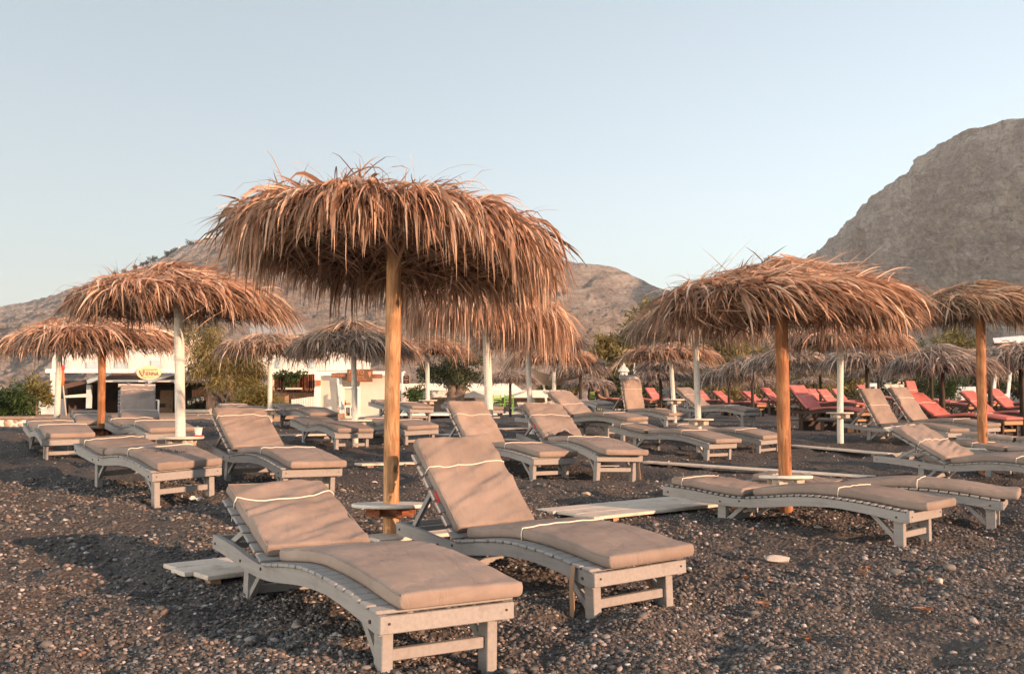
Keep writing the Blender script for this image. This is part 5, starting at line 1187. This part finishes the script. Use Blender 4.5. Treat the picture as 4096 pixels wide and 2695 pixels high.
def lying(label, name, cat, px, py): x, y = gxy(px, py); return thing(name, label, cat, (x, y, float(ground_z(x, y))), 0)
r = lying('crumpled clear plastic bottle lying under the sandy lounger', 'plastic_bottle', 'bottle', 775, 1948); r.rotation_euler = (0, 0, -.3)
b = MB(); pr = [(0,.012),(.02,.03),(.06,.033),(.085,.029),(.11,.034),(.15,.031),(.18,.026),(.205,.013),(.22,.012)]; n = 14
b.add([(t_-.11, rr*math.cos(2*PI*q/n), .034 + rr*.9*math.sin(2*PI*q/n)) for (t_, rr) in pr for q in range(n)], [(i*n+q, i*n+(q+1)%n, (i+1)*n+(q+1)%n, (i+1)*n+q) for i in range(len(pr)-1) for q in range(n)] + [tuple(range(n))]); b.build('bottle_body', MT['clear'], r, True); MB().tube([(.105,0,.034),(.128,0,.034)], .015, 10).build('cap', plain('blue_cap', (.2,.35,.55), .5), r, True)
r = lying('crumpled white paper on the sand beside the sandy lounger', 'paper_scrap', 'paper', 800, 1998); v = []; n = 9
for i in range(n):
    for j in range(n): v.append((i*.02-.08, j*.014-.056, .012 + .05*abs(float(vnoise(i*.9, j*.9))) + .02*math.sin(i*1.1)*math.sin(j)))
MB().add(v, [(i*n+j, i*n+j+1, (i+1)*n+j+1, (i+1)*n+j) for i in range(n-1) for j in range(n-1)]).build('crumpled_sheet', MT['paper'], r)
r = lying('pair of dark shoes under the lounger with the dark bag', 'shoes', 'shoes', 2432, 1872)
for q in (-.07,.07):
    b = MB(); n = 12; prof = [(-.13,.02,.05),(-.11,.04,.075),(-.04,.042,.065),(.05,.045,.05),(.11,.04,.035),(.135,.015,.025)]
    b.add([(x, q + w_*math.cos(2*PI*k_/n), h_/2 + h_/2*math.sin(2*PI*k_/n)) for (x, w_, h_) in prof for k_ in range(n)], [(i*n+k_, i*n+(k_+1)%n, (i+1)*n+(k_+1)%n, (i+1)*n+k_) for i in range(5) for k_ in range(n)] + [tuple(range(n)), tuple(range(5*n, 6*n))]); s_ = b.build('shoe', MT['black'], r, True); MB().box(-.125,.125,q-.042,q+.042,-.004,.008,None,.003).build('sole', MT['bluewhite'], s_)
p = at(2258, 1746, 11.55); r = thing('dark_bag', 'small dark crumpled bag on the seat of the raised lounger', 'bag', tuple(p)); v = []; n = 11
for i in range(n):
    for j in range(n): u, w_ = i/(n-1)*2-1, j/(n-1)*2-1; hh = .055*max(0, 1-u*u)*max(0, 1-w_*w_)*(1+.9*float(vnoise(i*.8, j*.8))); v.append((u*.13, w_*.09, hh))
MB().add(v, [(i*n+j, i*n+j+1, (i+1)*n+j+1, (i+1)*n+j) for i in range(n-1) for j in range(n-1)]).build('bag_body', MT['black'], r, True); MB().tube([(-.06+.12*t_, 0, .045+.05*math.sin(PI*t_)) for t_ in np.linspace(0,1,9)], .006, 6).build('handle', MT['rooftile'], r, True)
# paper cup on the left table, two glasses on the right one
def on_table(k, px, dy): return None
tb = TABLES['U4']; zt = at(722+14, 1749, 9.9).z + .012; c = at(793, 1740, 9.86); r = thing('paper_cup', 'white paper cup with a red base on the left parasol table', 'cup', (c.x, 9.86, zt))
MB().lathe([(.030,.014),(.041,.088),(.043,.09),(.039,.088),(.028,.018)], 20).build('cup', MT['paper'], r, True, 40); MB().lathe([(.05,0),(.052,.006),(.046,.014),(.031,.0139)], 20).build('red_base', MT['redplastic'], r, True, 40)
for i, (px, lab) in enumerate(((3794,'left of two clear glasses on the dark post table'),(3820,'right of two clear glasses on the dark post table'))):
    c = at(px, 1660, 18.4); r = thing('drinking_glass', lab, 'glass', (c.x, 18.4, at(3772, 1664, 18.5).z + .012), 0, 'clear glasses on the dark post table')
    MB().lathe([(.03,0),(.042,.11),(.039,.11),(.028,.012)], 18).build('tumbler', MT['clear'], r, True, 50)

hz_m = bpy.data.materials.new('haze_air'); hz_m.use_nodes = True; nt = hz_m.node_tree; nt.nodes.clear()
pv = nt.nodes.new('ShaderNodeVolumePrincipled'); pv.inputs['Color'].default_value = (.93, .95, 1, 1); pv.inputs['Density'].default_value = .00013; pv.inputs['Anisotropy'].default_value = .2
nt.links.new(pv.outputs[0], nt.nodes.new('ShaderNodeOutputMaterial').inputs['Volume'])
hb = MB().box(-2600, 2600, -400, 2600, -30, 330).build('haze', hz_m); tag(hb, 'thin pale morning haze over the beach and hills', 'haze', kind='stuff')
# ------------------------------------------------------------------ camera, sky and sun
cam = bpy.data.cameras.new('camera'); co = bpy.data.objects.new('camera', cam); COL.objects.link(co)
cam.sensor_width = 36; cam.lens = FPX / 4096 * 36; cam.clip_start = .05; cam.clip_end = 9000
co.location = (0, 0, ZC); co.rotation_euler = (PI/2 + PITCH, 0, 0); scene.camera = co
SUN_EL, SUN_AZ = math.radians(12), math.radians(124)     # azimuth clockwise from the view direction
w = bpy.data.worlds.new('World'); scene.world = w; w.use_nodes = True; nt = w.node_tree; bg = nt.nodes['Background']
sky = nt.nodes.new('ShaderNodeTexSky'); sky.sky_type = 'NISHITA'; sky.sun_disc = False; sky.sun_elevation = SUN_EL; sky.sun_rotation = -SUN_AZ
sky.altitude = 10; sky.air_density = 1.0; sky.dust_density = 1.6; sky.ozone_density = 1.0
hs = nt.nodes.new('ShaderNodeHueSaturation'); hs.inputs['Saturation'].default_value = .62; nt.links.new(sky.outputs[0], hs.inputs['Color'])
hz = mix(nt, .28, hs.outputs[0], (2.85, 3.3, 3.2))
nt.links.new(hz, bg.inputs[0]); bg.inputs[1].default_value = .119
L = bpy.data.lights.new('sun', 'SUN'); L.energy = 4.0; L.angle = math.radians(.6); L.color = (1, .58, .345); lo = bpy.data.objects.new('sun', L); COL.objects.link(lo)
to = Vector((math.sin(SUN_AZ)*math.cos(SUN_EL), math.cos(SUN_AZ)*math.cos(SUN_EL), math.sin(SUN_EL))); lo.rotation_euler = to.to_track_quat('Z', 'Y').to_euler()
vs = scene.view_settings; vs.view_transform = 'Standard'; vs.look = 'None'; vs.exposure = 1.2; vs.gamma = 1; vs.use_curve_mapping = False
scene.cycles.max_bounces = 6; scene.cycles.diffuse_bounces = 3; scene.cycles.glossy_bounces = 2; scene.cycles.transmission_bounces = 4; scene.cycles.use_denoising = True
